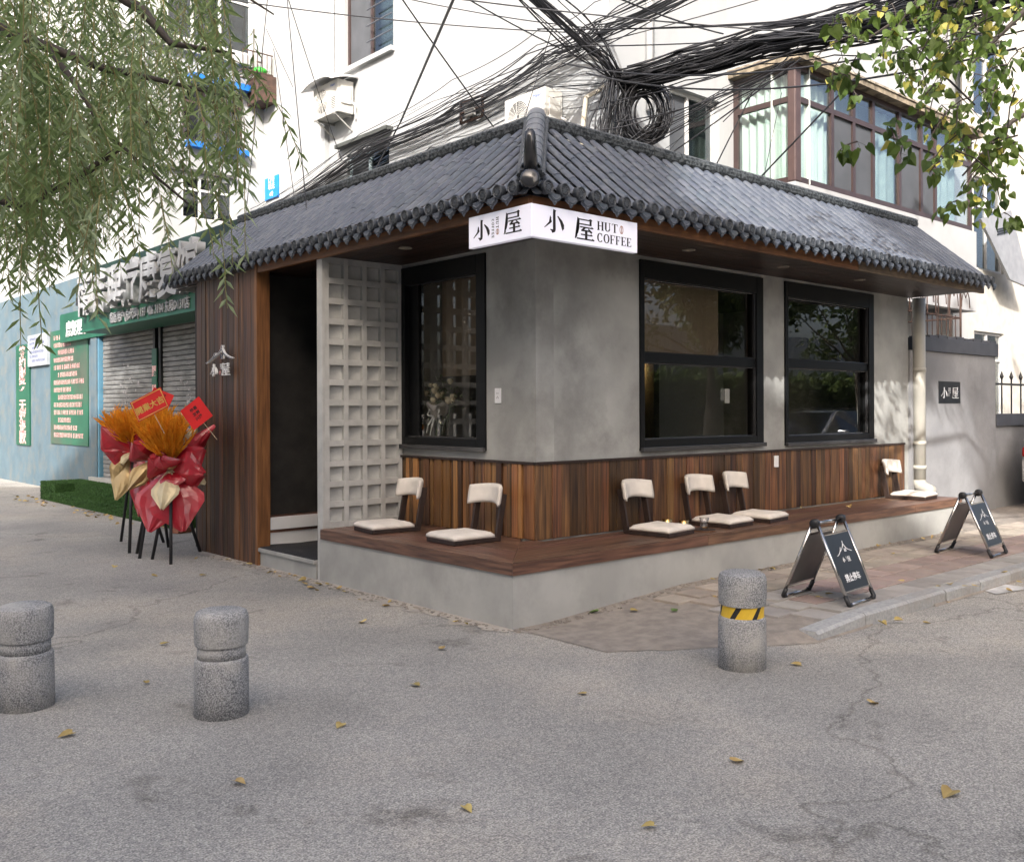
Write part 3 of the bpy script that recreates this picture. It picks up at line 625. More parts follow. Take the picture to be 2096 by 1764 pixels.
# ================================================================ BENCH
bench = thing('wraparound_bench', 'low wraparound bench with brown plank seat on a pale concrete base', 'bench', (-.86, -.69, 0))
BX, BY, BE = -.885, -.712, 6.12
bb = MB(); bb.box((BX+.012, BY+.012, -.05), (-.002, 1.868, .375)).box((-.001, BY+.012, -.05), (BE-.12, -.002, .375)); bb.build('base', base_conc, bench)
ft = MB()                                            # front boards, mitred at the corner
th = .03
ft.add([(BX-.004, BY-.004, .372), (BX+th, BY+th, .372), (BX+th, 1.83, .372), (BX-.004, 1.83, .372), (BX-.004, BY-.004, .452), (BX+th, BY+th, .452), (BX+th, 1.83, .452), (BX-.004, 1.83, .452)], [(0,3,2,1),(4,5,6,7),(0,1,5,4),(1,2,6,5),(2,3,7,6),(3,0,4,7)])
ft.build('front_board', wood_v, bench, fix=True)
for a, b in ((BX, 1.28), (1.284, 3.3), (3.304, 4.95), (4.954, BE)):
    f2 = MB(); k = th if a == BX else 0; a0 = a-.003 if a == BX else a
    f2.add([(a0, BY-.004, .372), (b, BY-.004, .372), (b, BY+th, .372), (a+k, BY+th, .372), (a0, BY-.004, .452), (b, BY-.004, .452), (b, BY+th, .452), (a+k, BY+th, .452)], [(0,3,2,1),(4,5,6,7),(0,1,5,4),(1,2,6,5),(2,3,7,6),(3,0,4,7)])
    f2.build('front_board', wood_h, bench, fix=True)
bx('end_board', (BE-.03, BY+.031, .372), (BE, -.003, .452), wood_v, bench)
n = 7; wdt = (0-BX)/n
def seatplank(poly, mat):
    cx = sum(p[0] for p in poly)/len(poly); cy = sum(p[1] for p in poly)/len(poly); b = MB()
    b.prism([(p[0]-cx, p[1]-cy) for p in poly], lambda u, v, w_: (u, v, w_), .453, .460+random.uniform(-.0015, .0015)); o = b.build('seat_plank', mat, bench, bevel=.003); o.location = (cx, cy, 0)
g = .0022
for k in range(n):
    xa, xb = BX-.006*(k == 0)+k*wdt+g, BX+(k+1)*wdt-g; ya = lambda x: BY+(x-BX)
    seatplank([(xa, ya(xa)+g), (xb, ya(xb)+g), (xb, 1.83), (xa, 1.83)], wood_v)
    yA, yB = BY-.006*(k == 0)+k*wdt+g, BY+(k+1)*wdt-g
    xl = lambda y: BX+(y-BY)
    lim = -.003 if yB > .01 else BE
    if yA >= -.03 and yA < 0 and yB > .01: lim = -.003
    segs = [None, 2.2+.35*(k % 2), 4.3-.4*(k % 3), BE] if lim == BE else [None, lim]
    for i in range(len(segs)-1):
        if lim < 0:
            if xl(yB) < lim: seatplank([(xl(yA)+g, yA), (lim, yA), (lim, yB), (xl(yB)+g, yB)], wood_h)
            continue
        yb = min(yB, -.003)
        a, b = segs[i], segs[i+1]
        if a is None: seatplank([(xl(yA)+g, yA), (b-g, yA), (b-g, yb), (xl(yb)+g, yb)], wood_h)
        else: seatplank([(a+g, yA), (b-(g if i < 2 else 0), yA), (b-(g if i < 2 else 0), yb), (a+g, yb)], wood_h)
BZ = .4605
# ================================================================ FLOOR CHAIRS (front towards -Y)
def make_chair():
    t = thing('floor_chair', 'legless cream chair', 'chair')
    b = MB(); b.box((-.19, -.24, .0), (.19, .20, .036)); b.build('base', darkwood, t, bevel=.006)
    # cushion: soft square slab, pillowed with pulled corners
    def cush(w_, d_, h_, z0, nm, cy):
        N = 14; vs = []; fs = []
        def h(u, v): return h_*(1-max(abs(u), abs(v))**6*.55)
        for j in range(N+1):
            for i in range(N+1):
                u, v = -1+2*i/N, -1+2*j/N; k = 1-.045*(u*u*v*v)
                vs.append((u*w_/2*k, cy+v*d_/2*k, z0+h(u, v)+.004*noise.noise(Vector((u*2, v*2, 1)))))
        m_ = len(vs)
        for j in range(N+1):
            for i in range(N+1):
                u, v = -1+2*i/N, -1+2*j/N; vs.append((u*w_/2*.965, cy+v*d_/2*.965, z0))
        q = lambda i, j: j*(N+1)+i
        for j in range(N):
            for i in range(N): fs.append((q(i, j), q(i+1, j), q(i+1, j+1), q(i, j+1))); fs.append((m_+q(i, j), m_+q(i, j+1), m_+q(i+1, j+1), m_+q(i+1, j)))
        for i in range(N):
            fs += [(m_+q(i, 0), m_+q(i+1, 0), q(i+1, 0), q(i, 0)), (q(i, N), q(i+1, N), m_+q(i+1, N), m_+q(i, N)), (q(0, i), q(0, i+1), m_+q(0, i+1), m_+q(0, i)), (m_+q(N, i), m_+q(N, i+1), q(N, i+1), q(N, i))]
        return MB().add(vs, fs).build(nm, cushion, t, smooth=True)
    cush(.405, .41, .052, .036, 'cushion', -.045)
    for s in (-1, 1):
        k = MB(); k.beam((s*.165, .195, .0), (s*.165, .265, .37), .022, .055, (0, 1, 0)); k.build('back_post', darkwood, t, bevel=.004)
    # backrest: curved padded board
    N, Mv = 16, 8; vs = []; fs = []
    def P(u, v, side):
        a = u*.55; W_ = .205; x = W_*math.sin(a)/math.sin(.55); yb = .085*(1-math.cos(a))/(1-math.cos(.55))
        top = .445-.018*u*u; bot = .285-.0+.020*(1-u*u)-.012
        z = bot+(top-bot)*v; edge = max(abs(u), abs(2*v-1)); pad = .019*(1-edge**8)+.004
        lean = (z-.28)*.18
        if side: return (x*(1-.03*(abs(2*v-1)**4)), .262-yb+lean-pad-.006, z)
        return (x*(1-.03*(abs(2*v-1)**4)), .262-yb+lean+pad*.6+.012, z)
    for side in (1, 0):
        for j in range(Mv+1):
            for i in range(N+1): vs.append(P(-1+2*i/N, j/Mv, side))
    m_ = (N+1)*(Mv+1); q = lambda i, j: j*(N+1)+i
    for j in range(Mv):
        for i in range(N): fs.append((q(i, j), q(i+1, j), q(i+1, j+1), q(i, j+1))); fs.append((m_+q(i, j), m_+q(i, j+1), m_+q(i+1, j+1), m_+q(i+1, j)))
    for i in range(N): fs += [(m_+q(i, 0), m_+q(i+1, 0), q(i+1, 0), q(i, 0)), (q(i, Mv), q(i+1, Mv), m_+q(i+1, Mv), m_+q(i, Mv))]
    for j in range(Mv): fs += [(q(0, j), q(0, j+1), m_+q(0, j+1), m_+q(0, j)), (m_+q(N, j), m_+q(N, j+1), q(N, j+1), q(N, j))]
    MB().add(vs, fs).build('backrest', cushion, t, smooth=True)
    return t
ch0 = make_chair()
CH = [((-.50, 1.345), -90-8, 'legless cream chair on the bench beside the pierced grey screen'), ((-.44, .36), -90-3, 'legless cream chair on the bench under the flower window'),
      ((1.03, -.385), 6, 'legless cream chair on the bench by the two brass cups, alone under plain wall'), ((1.90, -.365), 3, 'legless cream chair on the bench behind the glass tumbler and tray'),
      ((2.47, -.37), 8, 'legless cream chair touching the one behind the tumbler, towards the white plate'), ((5.62, -.335), 5, 'legless cream chair sitting by itself at the downspout end of the bench')]
for i, (p, a, lb) in enumerate(CH):
    o = ch0 if i == 0 else copy_tree(ch0); o.location = (p[0], p[1], BZ); o.rotation_euler = (0, 0, rad(a)); tag(o, lb, 'chair', 'legless chairs along the bench')
# cups
brass = M('brass cup', (.62, .42, .18), .25, 1, c2=(.5, .33, .13), scale=20)
glass_c = glass('tumbler glass', (.93, .93, .93), .10, 1.2)
for i, (x, y, lb) in enumerate(((1.42, -.17, 'small brass cup on the bench, the one nearer the wall'), (1.45, -.33, 'small brass cup on the bench, nearer the glass tumbler'))):
    t = thing('brass_cup', lb, 'cup', (x, y, BZ), 'brass cups on the bench'); MB().lathe([(0, 0), (.03, 0), (.033, .01), (.043, .075), (.041, .075), (.03, .012), (0, .01)], (x, y, BZ), 20).build('cup_body', brass, t, smooth=True)
    MB().lathe([(.0425, .073), (.0445, .076), (.0405, .076)], (x, y, BZ), 20).build('rim', brass, t, smooth=True)
tr = onZ(1440, 1086, BZ)
tray = thing('cork_tray', 'round brown cork tray under the glass tumbler', 'tray', tr); MB().lathe([(0, 0), (.10, 0), (.105, .006), (.10, .012), (.0, .011)], tr, 28).build('disc', M('cork', (.25, .12, .06), .8, scale=40), tray)
MB().lathe([(.098, .012), (.104, .014), (.104, .008)], tr, 28).build('rim', darkwood, tray)
tm = thing('glass_tumbler', 'clear glass tumbler standing on a cork tray', 'glass', tr+Vector((.01, 0, .012)))
MB().lathe([(0, 0), (.030, 0), (.034, .02), (.033, .05), (.042, .10), (.040, .10), (.031, .05), (.031, .02), (.02, .012), (0, .012)], tr+Vector((.01, 0, .0125)), 20).build('bowl', glass_c, tm, smooth=True)
MB().lathe([(0, .013), (.028, .014), (.029, .022), (0, .022)], tr+Vector((.01, 0, .0125)), 16).build('liquid', M('amber drink', (.35, .17, .04), .2), tm)
# ================================================================ LETTER SHAPES
XIAO = [[(.46, 1), (.60, .96), (.565, .88), (.575, .14), (.54, .02), (.40, -.04), (.36, .06), (.30, .09), (.30, .12), (.44, .12), (.445, .86)],
        [(.30, .70), (.36, .60), (.24, .42), (.0, .16), (.02, .145), (.30, .36), (.38, .44)], [(.66, .72), (.70, .74), (.90, .56), (1.0, .38), (1.0, .22), (.92, .12), (.86, .30), (.80, .48)]]
def stroke(a, b, t): 
    a = Vector((*a, 0)); b = Vector((*b, 0)); d = (b-a).normalized(); n_ = Vector((-d.y, d.x, 0))*t/2; return [tuple((a-n_)[:2]), tuple((b-n_)[:2]), tuple((b+n_)[:2]), tuple((a+n_)[:2])]
WU = [[(.14, 1.0), (.24, .93), (.235, .52), (.17, .28), (.0, .02), (.02, .0), (.11, .10), (.12, .52)], stroke((.22, .92), (.88, .92), .055), stroke((.84, .95), (.84, .68), .10), [(.76, .97), (.86, 1.0), (.93, .93), (.88, .88)], stroke((.22, .71), (.84, .71), .055),
      stroke((.27, .575), (.98, .575), .055), [(.86, .60), (.91, .64), (1.0, .575), (.98, .548)], stroke((.54, .57), (.40, .43), .09), stroke((.34, .42), (.83, .43), .07), [(.70, .52), (.74, .54), (.93, .40), (.90, .33), (.83, .35)],
      stroke((.32, .235), (.93, .235), .055), [(.82, .26), (.87, .30), (.95, .24), (.93, .208)], stroke((.60, .42), (.60, .03), .12), stroke((.10, .03), (1.03, .03), .06), [(.90, .055), (.95, .10), (1.05, .035), (1.03, .0)]]
def ring(cx, cy, rx, ry, tx, ty, a0=0, a1=360, n=22):
    out = []; A = [rad(a0+(a1-a0)*k/n) for k in range(n+1)]
    for k in range(n):
        p = [(cx+rx*math.cos(A[k]), cy+ry*math.sin(A[k])), (cx+rx*math.cos(A[k+1]), cy+ry*math.sin(A[k+1])), (cx+(rx-tx)*math.cos(A[k+1]), cy+(ry-ty)*math.sin(A[k+1])), (cx+(rx-tx)*math.cos(A[k]), cy+(ry-ty)*math.sin(A[k]))]; out.append(p)
    return out
def R4(a, b, c, d): return [(a, b), (c, b), (c, d), (a, d)]
SER = {'H': [R4(.09, 0, .25, 1), R4(.56, 0, .72, 1), R4(.22, .47, .58, .535)]+[R4(x, y, x+.28, y+.045) for x in (.02, .50) for y in (0, .955)],
       'U': [R4(.09, .25, .25, 1), R4(.585, .25, .65, 1), R4(.02, .955, .32, 1), R4(.5, .955, .74, 1)]+ring(.375, .27, .285, .28, .14, .085, 180, 360, 12),
       'T': [R4(.29, 0, .45, 1), R4(.04, .945, .70, 1), R4(.04, .78, .075, .96), R4(.665, .78, .70, .96), R4(.22, 0, .52, .045)],
       'C': ring(.40, .5, .37, .52, .17, .07, 48, 312, 20)+[R4(.615, .68, .66, .98), R4(.60, .05, .66, .22)],
       'O': ring(.40, .5, .39, .52, .17, .07, 0, 360, 24),
       'F': [R4(.09, 0, .25, 1), R4(.02, .955, .62, 1), R4(.585, .76, .62, .96), R4(.22, .48, .47, .53), R4(.44, .40, .475, .62), R4(.02, 0, .34, .045)],
       'E': [R4(.09, 0, .25, 1), R4(.02, .955, .62, 1), R4(.585, .77, .62, .96), R4(.22, .48, .46, .53), R4(.43, .40, .465, .62), R4(.02, 0, .64, .05), R4(.60, .04, .64, .25)]}
def shapes(name, polys, m, mat, parent, ext=.003, sx=1, sy=1, w0=.0):
    b = MB(); fn = planefn(m)
    for p in polys: b.prism([(u*sx, v*sy) for u, v in p], fn, w0, w0+ext+random.uniform(0, .0004))
    return b.build(name, mat, parent, fix=True)
def serif(s, adv=.86):
    out = []; u = 0
    for c in s:
        out += [[(x+u, y) for x, y in p] for p in SER[c]]; u += adv if c != 'F' and c != 'E' else adv*.88
    return out, u
BEAN = ring(.5, .5, .5, .5, .10, .10, 0, 360, 14)+[R4(.42, .05, .48, .95), R4(.56, .05, .62, .95), R4(.25, .88, .8, .96), R4(.25, .04, .8, .12)]
# mountain-roof emblem: three sweeping strokes and a short bar
def arc(p0, p1, bow, t, n=10):
    p0 = Vector((*p0, 0)); p1 = Vector((*p1, 0)); d = p1-p0; nn = Vector((-d.y, d.x, 0)); out = []
    P = [p0+d*(k/n)+nn*bow*4*(k/n)*(1-k/n) for k in range(n+1)]
    for k in range(n): out.append(stroke(P[k][:2], (P[k+1]+(P[k+1]-P[k])*.12)[:2], t))
    return out
def emb(t): return arc((.0, 0), (.36, .58), -.11, t)+arc((.27, .28), (.62, 1.0), -.11, t)+arc((.62, .78), (1.0, .18), -.13, t)+[R4(.555, .2, .60, .46), R4(.63, .2, .67, .46)]
EMB = emb(.038)
# ================================================================ LIGHT BOX SIGN
sign = thing('corner_sign', 'white L-shaped light box sign reading HUT COFFEE with black characters', 'sign', (-.90, -.94, 2.75))
SX, SY, sz0, sz1 = -.925, -.955, 2.642, 2.862; sxr = .13; syl = -.30
sb = MB(); out = [(SX, SY), (sxr, SY), (sxr, SY+.045), (SX+.045, SY+.045), (SX+.045, syl), (SX, syl)]
sb.prism(out, lambda u, v, w_: (u, v, w_), sz0, sz1); sb.build('box', signwhite, sign, bevel=.004, fix=True)
mR = frame((SX, SY-.0005, sz0), **RIGHTV); mL = frame((SX-.0005, syl, sz0), **LEFTV)
def at2(m, u, v): return m @ Matrix.Translation((u, v, 0))
Wr = sxr-SX; Hs = sz1-sz0
kx = Wr/1.055
shapes('character', XIAO, at2(mR, .115*kx, .050), signblack, sign, .0015, .185, .155); shapes('character', WU, at2(mR, .405*kx, .033), signblack, sign, .0015, .185, .150)
p, wdt_ = serif('HUT'); shapes('lettering', p, at2(mR, .625*kx, .118), signblack, sign, .0015, .088, .062)
p, wdt_ = serif('COFFEE'); shapes('lettering', p, at2(mR, .625*kx, .036), signblack, sign, .0015, .0775, .062)
shapes('emblem', BEAN, at2(mR, .862*kx, .118), rust_print, sign, .0015, .038, .060)
Wl = syl-SY
shapes('character', XIAO, at2(mL, .055, .045), signblack, sign, .0015, .175, .140); shapes('character', WU, at2(mL, .38, .048), signblack, sign, .0015, .175, .145)
rot = Matrix.Rotation(rad(-90), 4, 'Z')
p, _ = serif('HUT', .95); shapes('lettering', p, at2(mL, .300, .180) @ rot, signblack, sign, .0015, .030, .026)
p, _ = serif('COFFEE', .95); shapes('lettering', p, at2(mL, .255, .172) @ rot, signblack, sign, .0015, .026, .022)
shapes('emblem', BEAN, at2(mL, .298, .058), rust_print, sign, .0015, .032, .040)
# ================================================================ LOGO ON THE TIMBER FRONT AND PLAQUE
logo = thing('wall_logo', 'white raised roof emblem with characters on the brown timber front', 'logo', (-.90, 3.7, 1.9))
ll = onX(428, 770, -.93); lm = frame((-.93, 4.02, 1.86), **LEFTV)
shapes('emblem', emb(.07), at2(lm, .0, .135), letterw, logo, .02, .62, .17, .012); shapes('emblem_face', emb(.026), at2(lm, .004, .1365), M('navy face', (.012, .016, .04), .4), logo, .002, .612, .165, .0335)
shapes('character', XIAO, at2(lm, .10, .0), letterw, logo, .02, .15, .125, .012); shapes('character', WU, at2(lm, .36, .0), letterw, logo, .02, .17, .125, .012)
p, _ = serif('HUT'); shapes('lettering', p, at2(lm, .315, .12) @ rot, letterw, logo, .01, .022, .024, .012); shapes('emblem', BEAN, at2(lm, .29, .008), M('pale red bean', (.6, .3, .3), .6), logo, .01, .028, .04, .012)
for u, v in ((.05, .16), (.3, .27), (.55, .2), (.17, .05), (.45, .05)):
    q = lm @ Vector((u, v, 0)); MB().tube([q, q+Vector((.045, 0, 0))], .004, 5).build('standoff', chrome, logo)
# ================================================================ A-FRAME SIGNS
def make_aframe():
    t = thing('a_frame_sign', 'black and steel folding pavement sign', 'sign')
    W_, D_, Ht = .43, .50, .575
    for s in (-1, 1):          # s=-1 front (towards -Y), s=1 back
        leg = thing('panel_frame' if s < 0 else 'rear_frame', None, None); leg.parent = t
        b = MB(); top = Vector((0, s*.028, Ht-.02)); bot = Vector((0, s*D_/2, .03))
        for u in (-1, 1): MB().tube([bot+Vector((u*W_/2, 0, 0)), top+Vector((u*W_/2, 0, 0))], .0125, 10).build('side_tube', chrome, leg, smooth=True)
        b = MB(); b.tube([bot+Vector((-W_/2, 0, -.012)), bot+Vector((W_/2, 0, -.012))], .0125, 10); b.build('foot_tube', chrome, leg, smooth=True)
        for u in (-1, 1):
            b = MB(); b.tube([bot+Vector((u*W_/2, -s*.025, .05)), bot+Vector((u*W_/2, 0, -.004)), bot+Vector((u*(W_/2-.012), s*.002, -.016)), bot+Vector((u*(W_/2-.04), s*.0, -.012))], .0165, 10); b.build('corner_boot', plastic, leg, smooth=True)
        d = (top-bot); L = d.length; m = frame(bot, (1, 0, 0), d); 
        if s > 0: m = frame(bot, (-1, 0, 0), d)
        fn = planefn(m)
        b = MB(); b.prism([(-W_/2+.012, .085), (W_/2-.012, .085), (W_/2-.012, L-.075), (-W_/2+.012, L-.075)], fn, -.004, .004)
        b.build('board', boardblk if s < 0 else M('scuffed board back', (.11, .105, .10), .35, c2=(.06, .058, .055), scale=3, detail=6), leg)
        b = MB(); b.beam(m @ Vector((-W_/2, L-.07, 0)), m @ Vector((W_/2, L-.07, 0)), .012, .012); b.beam(m @ Vector((-W_/2, .08, 0)), m @ Vector((W_/2, .08, 0)), .012, .012); b.build('clip_bar', chrome, leg)
        if s < 0:
            shapes('emblem', EMB, m @ Matrix.Translation((-.115, L-.235, .0045)), letterw, leg, .0008, .25, .10)
            shapes('character', XIAO, m @ Matrix.Translation((-.062, L-.285, .0045)), letterw, leg, .0008, .042, .035); shapes('character', WU, m @ Matrix.Translation((.022, L-.287, .0045)), letterw, leg, .0008, .046, .038)
            p_, _ = serif('HUT'); shapes('lettering', p_, m @ Matrix.Translation((.002, L-.25, .0045)) @ Matrix.Rotation(rad(-90), 4, 'Z'), letterw, leg, .0008, .011, .009)
            text('warning_text', '禁止停车', .062, m @ Matrix.Translation((.0, .165, .0045)), letterw, leg, ext=.0006, off=.0012)
    b = MB(); b.tube([(-W_/2, 0, Ht), (W_/2, 0, Ht)], .0125, 10); b.build('top_bar', chrome, t, smooth=True)
    for u in (-1, 1):
        b = MB(); b.lathe([(0, -.026), (.03, -.026), (.034, -.02), (.034, .02), (.03, .026), (0, .026)], (u*W_/2, 0, Ht), 18, (1, 0, 0)); b.build('hinge', plastic, t, smooth=True)
    return t
af = make_aframe(); af.location = (1.23, -1.84, PZ+.012); af.rotation_euler = (0, 0, rad(5)); tag(af, 'black and steel folding pavement sign on the kerb beside the taped bollard', 'sign', 'folding pavement signs')
a2 = copy_tree(af); a2.location = (4.25, -1.60, PZ+.012); a2.rotation_euler = (0, 0, rad(4)); tag(a2, 'black and steel folding pavement sign beyond the bench end by the wall plaque', 'sign', 'folding pavement signs')
# ================================================================ BOLLARDS
bol_m = M('speckled granite bollard', (.40, .40, .395), .7, c2=(.12, .125, .13), scale=150, detail=3, bump=.5, bscale=160, dirt=(.46, .44, .40), dscale=2.2, lo=.4, hi=.6)
tape_y = M('yellow tape', (.72, .47, .04), .45); tape_k = M('black tape', (.02, .02, .02), .45)
def bollard(p, R, H, lb, tape=False, tilt=0):
    t = thing('bollard', lb, 'bollard', p, 'squat stone bollards at the corner'); zc = H*.66; zg = H*.545; x, y, z = p
    b = MB(); b.lathe([(0, H), (R*.80, H-.002), (R*.92, H-.010), (R*.985, H-.03), (R, H-.05), (R*.985, zc+.02), (R*.96, zc+.004), (R*.88, zc)], p, 36); b.build('head', bol_m, t, auto=True)
    b = MB(); b.lathe([(R*.885, zc+.001), (R*.885, zg-.001)], p, 36); b.build('neck', bol_m, t, smooth=True)
    b = MB(); b.lathe([(R*.90, zg), (R*.97, zg-.006), (R*.985, zg-.02), (R*1.0, zg*.5), (R*1.0, -.05)], p, 36); b.build('foot', bol_m, t, smooth=True)
    if tape:
        n_ = 24; r = R*.905
        for k in range(n_):
            a0, a1 = 2*math.pi*k/n_, 2*math.pi*(k+1)/n_; sh = 2*math.pi/n_*1.3; q = MB(); N_ = 4
            vs = []
            for j in range(N_+1):
                a = a0+(a1-a0)*j/N_; vs += [(x+r*math.cos(a), y+r*math.sin(a), z+zg-.004), (x+r*math.cos(a+sh), y+r*math.sin(a+sh), z+zc+.004)]
            q.add(vs, [(2*j, 2*j+2, 2*j+3, 2*j+1) for j in range(N_)]); q.build('tape_stripe', tape_y if k % 4 else tape_k, t)
        st = MB(); vs = []
        for j in range(4):
            a = rad(-58+j*5); vs += [(x+(R*1.004)*math.cos(a), y+(R*1.004)*math.sin(a), z+H*.74), (x+(R*1.004)*math.cos(a), y+(R*1.004)*math.sin(a), z+H*.86)]
        st.add(vs, [(2*j, 2*j+2, 2*j+3, 2*j+1) for j in range(3)]); st.build('sticker', letterw, t)
    t.rotation_euler = (tilt, -tilt*.7, 0); return t
bollard(Vector((-.50, -2.29, 0)), .138, .555, 'squat grey stone bollard wrapped with yellow and black hazard tape', True, .018)
bollard(Vector((-3.13, -1.06, 0)), .132, .515, 'squat grey stone bollard with a plain pale top on the open forecourt', False, -.012)
bollard(Vector((-3.82, -.275, 0)), .135, .52, 'squat grey stone bollard with a weathered rim, below the hanging willow', False, .02)
# ================================================================ FLOWER STANDS
red_p = M('red foil paper', (.42, .012, .026), .34, c2=(.30, .008, .018), scale=5, bump=.25, bscale=14, spec=.6, coat=.3)
gold_p = M('gold paper', (.52, .38, .18), .35, .35, c2=(.42, .30, .14), scale=5, bump=.25, bscale=12)
cream_p = M('pale gold paper', (.62, .52, .32), .4, .2, bump=.2, bscale=12)
wheat_m = M('orange dyed wheat', (.90, .42, .025), .8, c2=(.80, .32, .015), scale=30, trans=.4)
leg_m = M('dark bamboo leg', (.022, .022, .024), .6)
card_m = M('red card', (.62, .012, .012), .5); gold_l = M('gold print', (.72, .48, .12), .35, .5)
def sheet_paper(name, par, knot, dirv, width, length, flare, mat, back, curl=.0, tw=0, seed=0):
    """a gathered paper sheet: pinched at the knot, opening to a pointed end"""
    rnd = random.Random(seed); d = Vector(dirv).normalized(); side = d.cross(Vector((FWD.x, FWD.y, .1))).normalized(); side = Matrix.Rotation(tw, 3, d) @ side; nrm = side.cross(d).normalized()
    if nrm.dot(-FWD) < 0: nrm = -nrm
    b = MB(); N_ = 10; ph = rnd.uniform(0, 6); amp = rnd.uniform(.03, .06)
    def P(u, v):
        s = (u-.5)*2; vk = .56; wv = .07+.93*(v/vk if v < vk else (1-v)/(1-vk)); c_ = (abs(s)*.9+.1*math.sin(s*7+ph))
        fold = amp*.16*math.sin(s*7+ph+1.5*v)*v*(1.15-v)*1.6+.010*noise.noise(Vector((s*3, v*4, ph)))
        return knot+d*length*v+side*s*width*.62*wv*(1-.10*c_)+nrm*(flare*1.5*(1-c_)*min(1, v*1.8)*(1.1-.5*v)+fold)
    b.grid(P, 8, 8); o = b.build(name, mat, par, smooth=False)
    md = o.modifiers.new('s', 'SOLIDIFY'); md.thickness = .003
    return o
RV = RGT; toC = -FWD; upv = UP
def stand(feet, knot, lb, sheets, heads, seed):
    rnd = random.Random(seed); t = thing('flower_stand', lb, 'flower stand', (sum(f[0] for f in feet)/len(feet), sum(f[1] for f in feet)/len(feet), 0), 'opening flower stands')
    top = Vector(knot)+Vector((0, 0, .05))
    for f in feet:
        f = Vector((f[0], f[1], 0)); d = (top-f); MB().tube([f, f+d*1.03], .017, 8).build('leg', leg_m, t, smooth=True)
    for i, (r_, u_, c_, w_, l_, fl, mt, tw) in enumerate(sheets):
        dv = RV*r_+upv*u_+toC*c_; mt_, bk = (red_p, gold_p) if mt == 'r' else (gold_p, red_p) if mt == 'g' else (cream_p, gold_p)
        sheet_paper('wrap_paper', t, Vector(knot)+toC*.02*(i % 3), dv, w_, l_, fl, mt_, bk, tw=tw, seed=seed*50+i)
    for (r_, u_, c_, L, sp, nb) in heads:        # wheat: a fan of bristly ears
        base = Vector(knot)+Vector((0, 0, .02)); b = MB()
        for k in range(nb):
            d = (RV*(r_+rnd.gauss(0, sp))+upv*(u_+rnd.gauss(0, sp*.3))+toC*(c_+rnd.gauss(0, sp*.8))).normalized(); l = L*rnd.uniform(.45, 1.0)
            p0 = base+d*l*.35; p1 = base+d*l; bend = Vector((rnd.gauss(0, .04), rnd.gauss(0, .04), rnd.gauss(-.02, .02))); q = p0.lerp(p1, .6)+bend
            b.tube([p0, q, p1+bend*1.5], [.008, .016, .003], 4, False)
            for e in range(9):
                s = rnd.uniform(.2, 1); o_ = p0.lerp(p1, s)+bend*s; dd = (d+Vector((rnd.gauss(0, .5), rnd.gauss(0, .5), rnd.gauss(0, .3)))).normalized()*.075; sd = dd.cross(Vector((rnd.random(), rnd.random(), rnd.random()))).normalized()*.006; b.add([o_-sd, o_+sd, o_+dd], [(0, 1, 2)])
        b.build('wheat_bunch', wheat_m, t)
    return t
# sheets: (right, up, toward camera, width, length, bulge, colour, twist)
k1 = onX(272, 925, -1.27); k2 = onX(318, 940, -1.30); k3 = onX(350, 960, -1.34)
s1 = stand([(-1.26, 5.67), (-1.52, 4.68), (-.93, 5.25)], k1, 'flower stand whose gold paper hangs down towards the grass steps', [(-.25, -1, .25, .32, .56, .03, 'g', .3), (-.55, -.9, 0, .26, .42, .05, 'g', -.2), (-.75, .75, .2, .40, .42, .06, 'r', .1), (-1, .05, .3, .30, .30, .05, 'r', .2), (.5, .75, .1, .36, .36, .06, 'r', 0), (-.15, -.6, .6, .2, .2, .05, 'c', 1), (-.3, .9, -.2, .3, .45, .05, 'g', .4), (.35, -.9, .2, .30, .45, .06, 'r', .1)], [(-.1, 1, .15, .52, .32, 200)], 1)
s2 = stand([(-1.475, 4.59), (-1.04, 4.83), (-1.58, 4.23)], k2, 'flower stand in the middle, mostly hidden by the other two', [(-.2, -1, .2, .34, .62, .06, 'r', 0), (.15, -1, .3, .24, .5, .06, 'r', .4), (-.45, .55, .45, .34, .30, .07, 'r', .2), (.1, -.75, .6, .2, .25, .06, 'g', .6), (.4, .8, .0, .3, .4, .05, 'r', .3), (-.5, -.7, .3, .2, .4, .05, 'g', -.2)], [(.15, 1, .1, .62, .28, 170)], 2)
s3 = stand([(-1.50, 4.10), (-1.49, 3.65), (-.93, 4.25)], k3, 'flower stand with big red foil sheets against the brown timber front', [(-.26, -1, .25, .50, .66, .035, 'r', .1), (.30, -1, .25, .54, .66, .035, 'r', -.15), (.03, -.9, .55, .28, .46, .05, 'c', .0), (.05, -.8, .62, .36, .28, .05, 'r', .1), (.95, -.1, .2, .44, .40, .07, 'r', .2), (.9, .5, .0, .38, .42, .05, 'r', -.3), (.8, .85, -.1, .22, .62, .05, 'r', .8), (-.55, .45, .5, .36, .26, .06, 'r', .3), (.85, -.35, -.2, .30, .38, .05, 'c', .3), (.25, .4, .6, .22, .2, .05, 'g', .9), (.6, 1, -.1, .22, .5, .05, 'c', .4), (-.05, .5, .62, .34, .24, .07, 'r', 0)], [(-.02, 1, .3, .58, .25, 300)], 3)
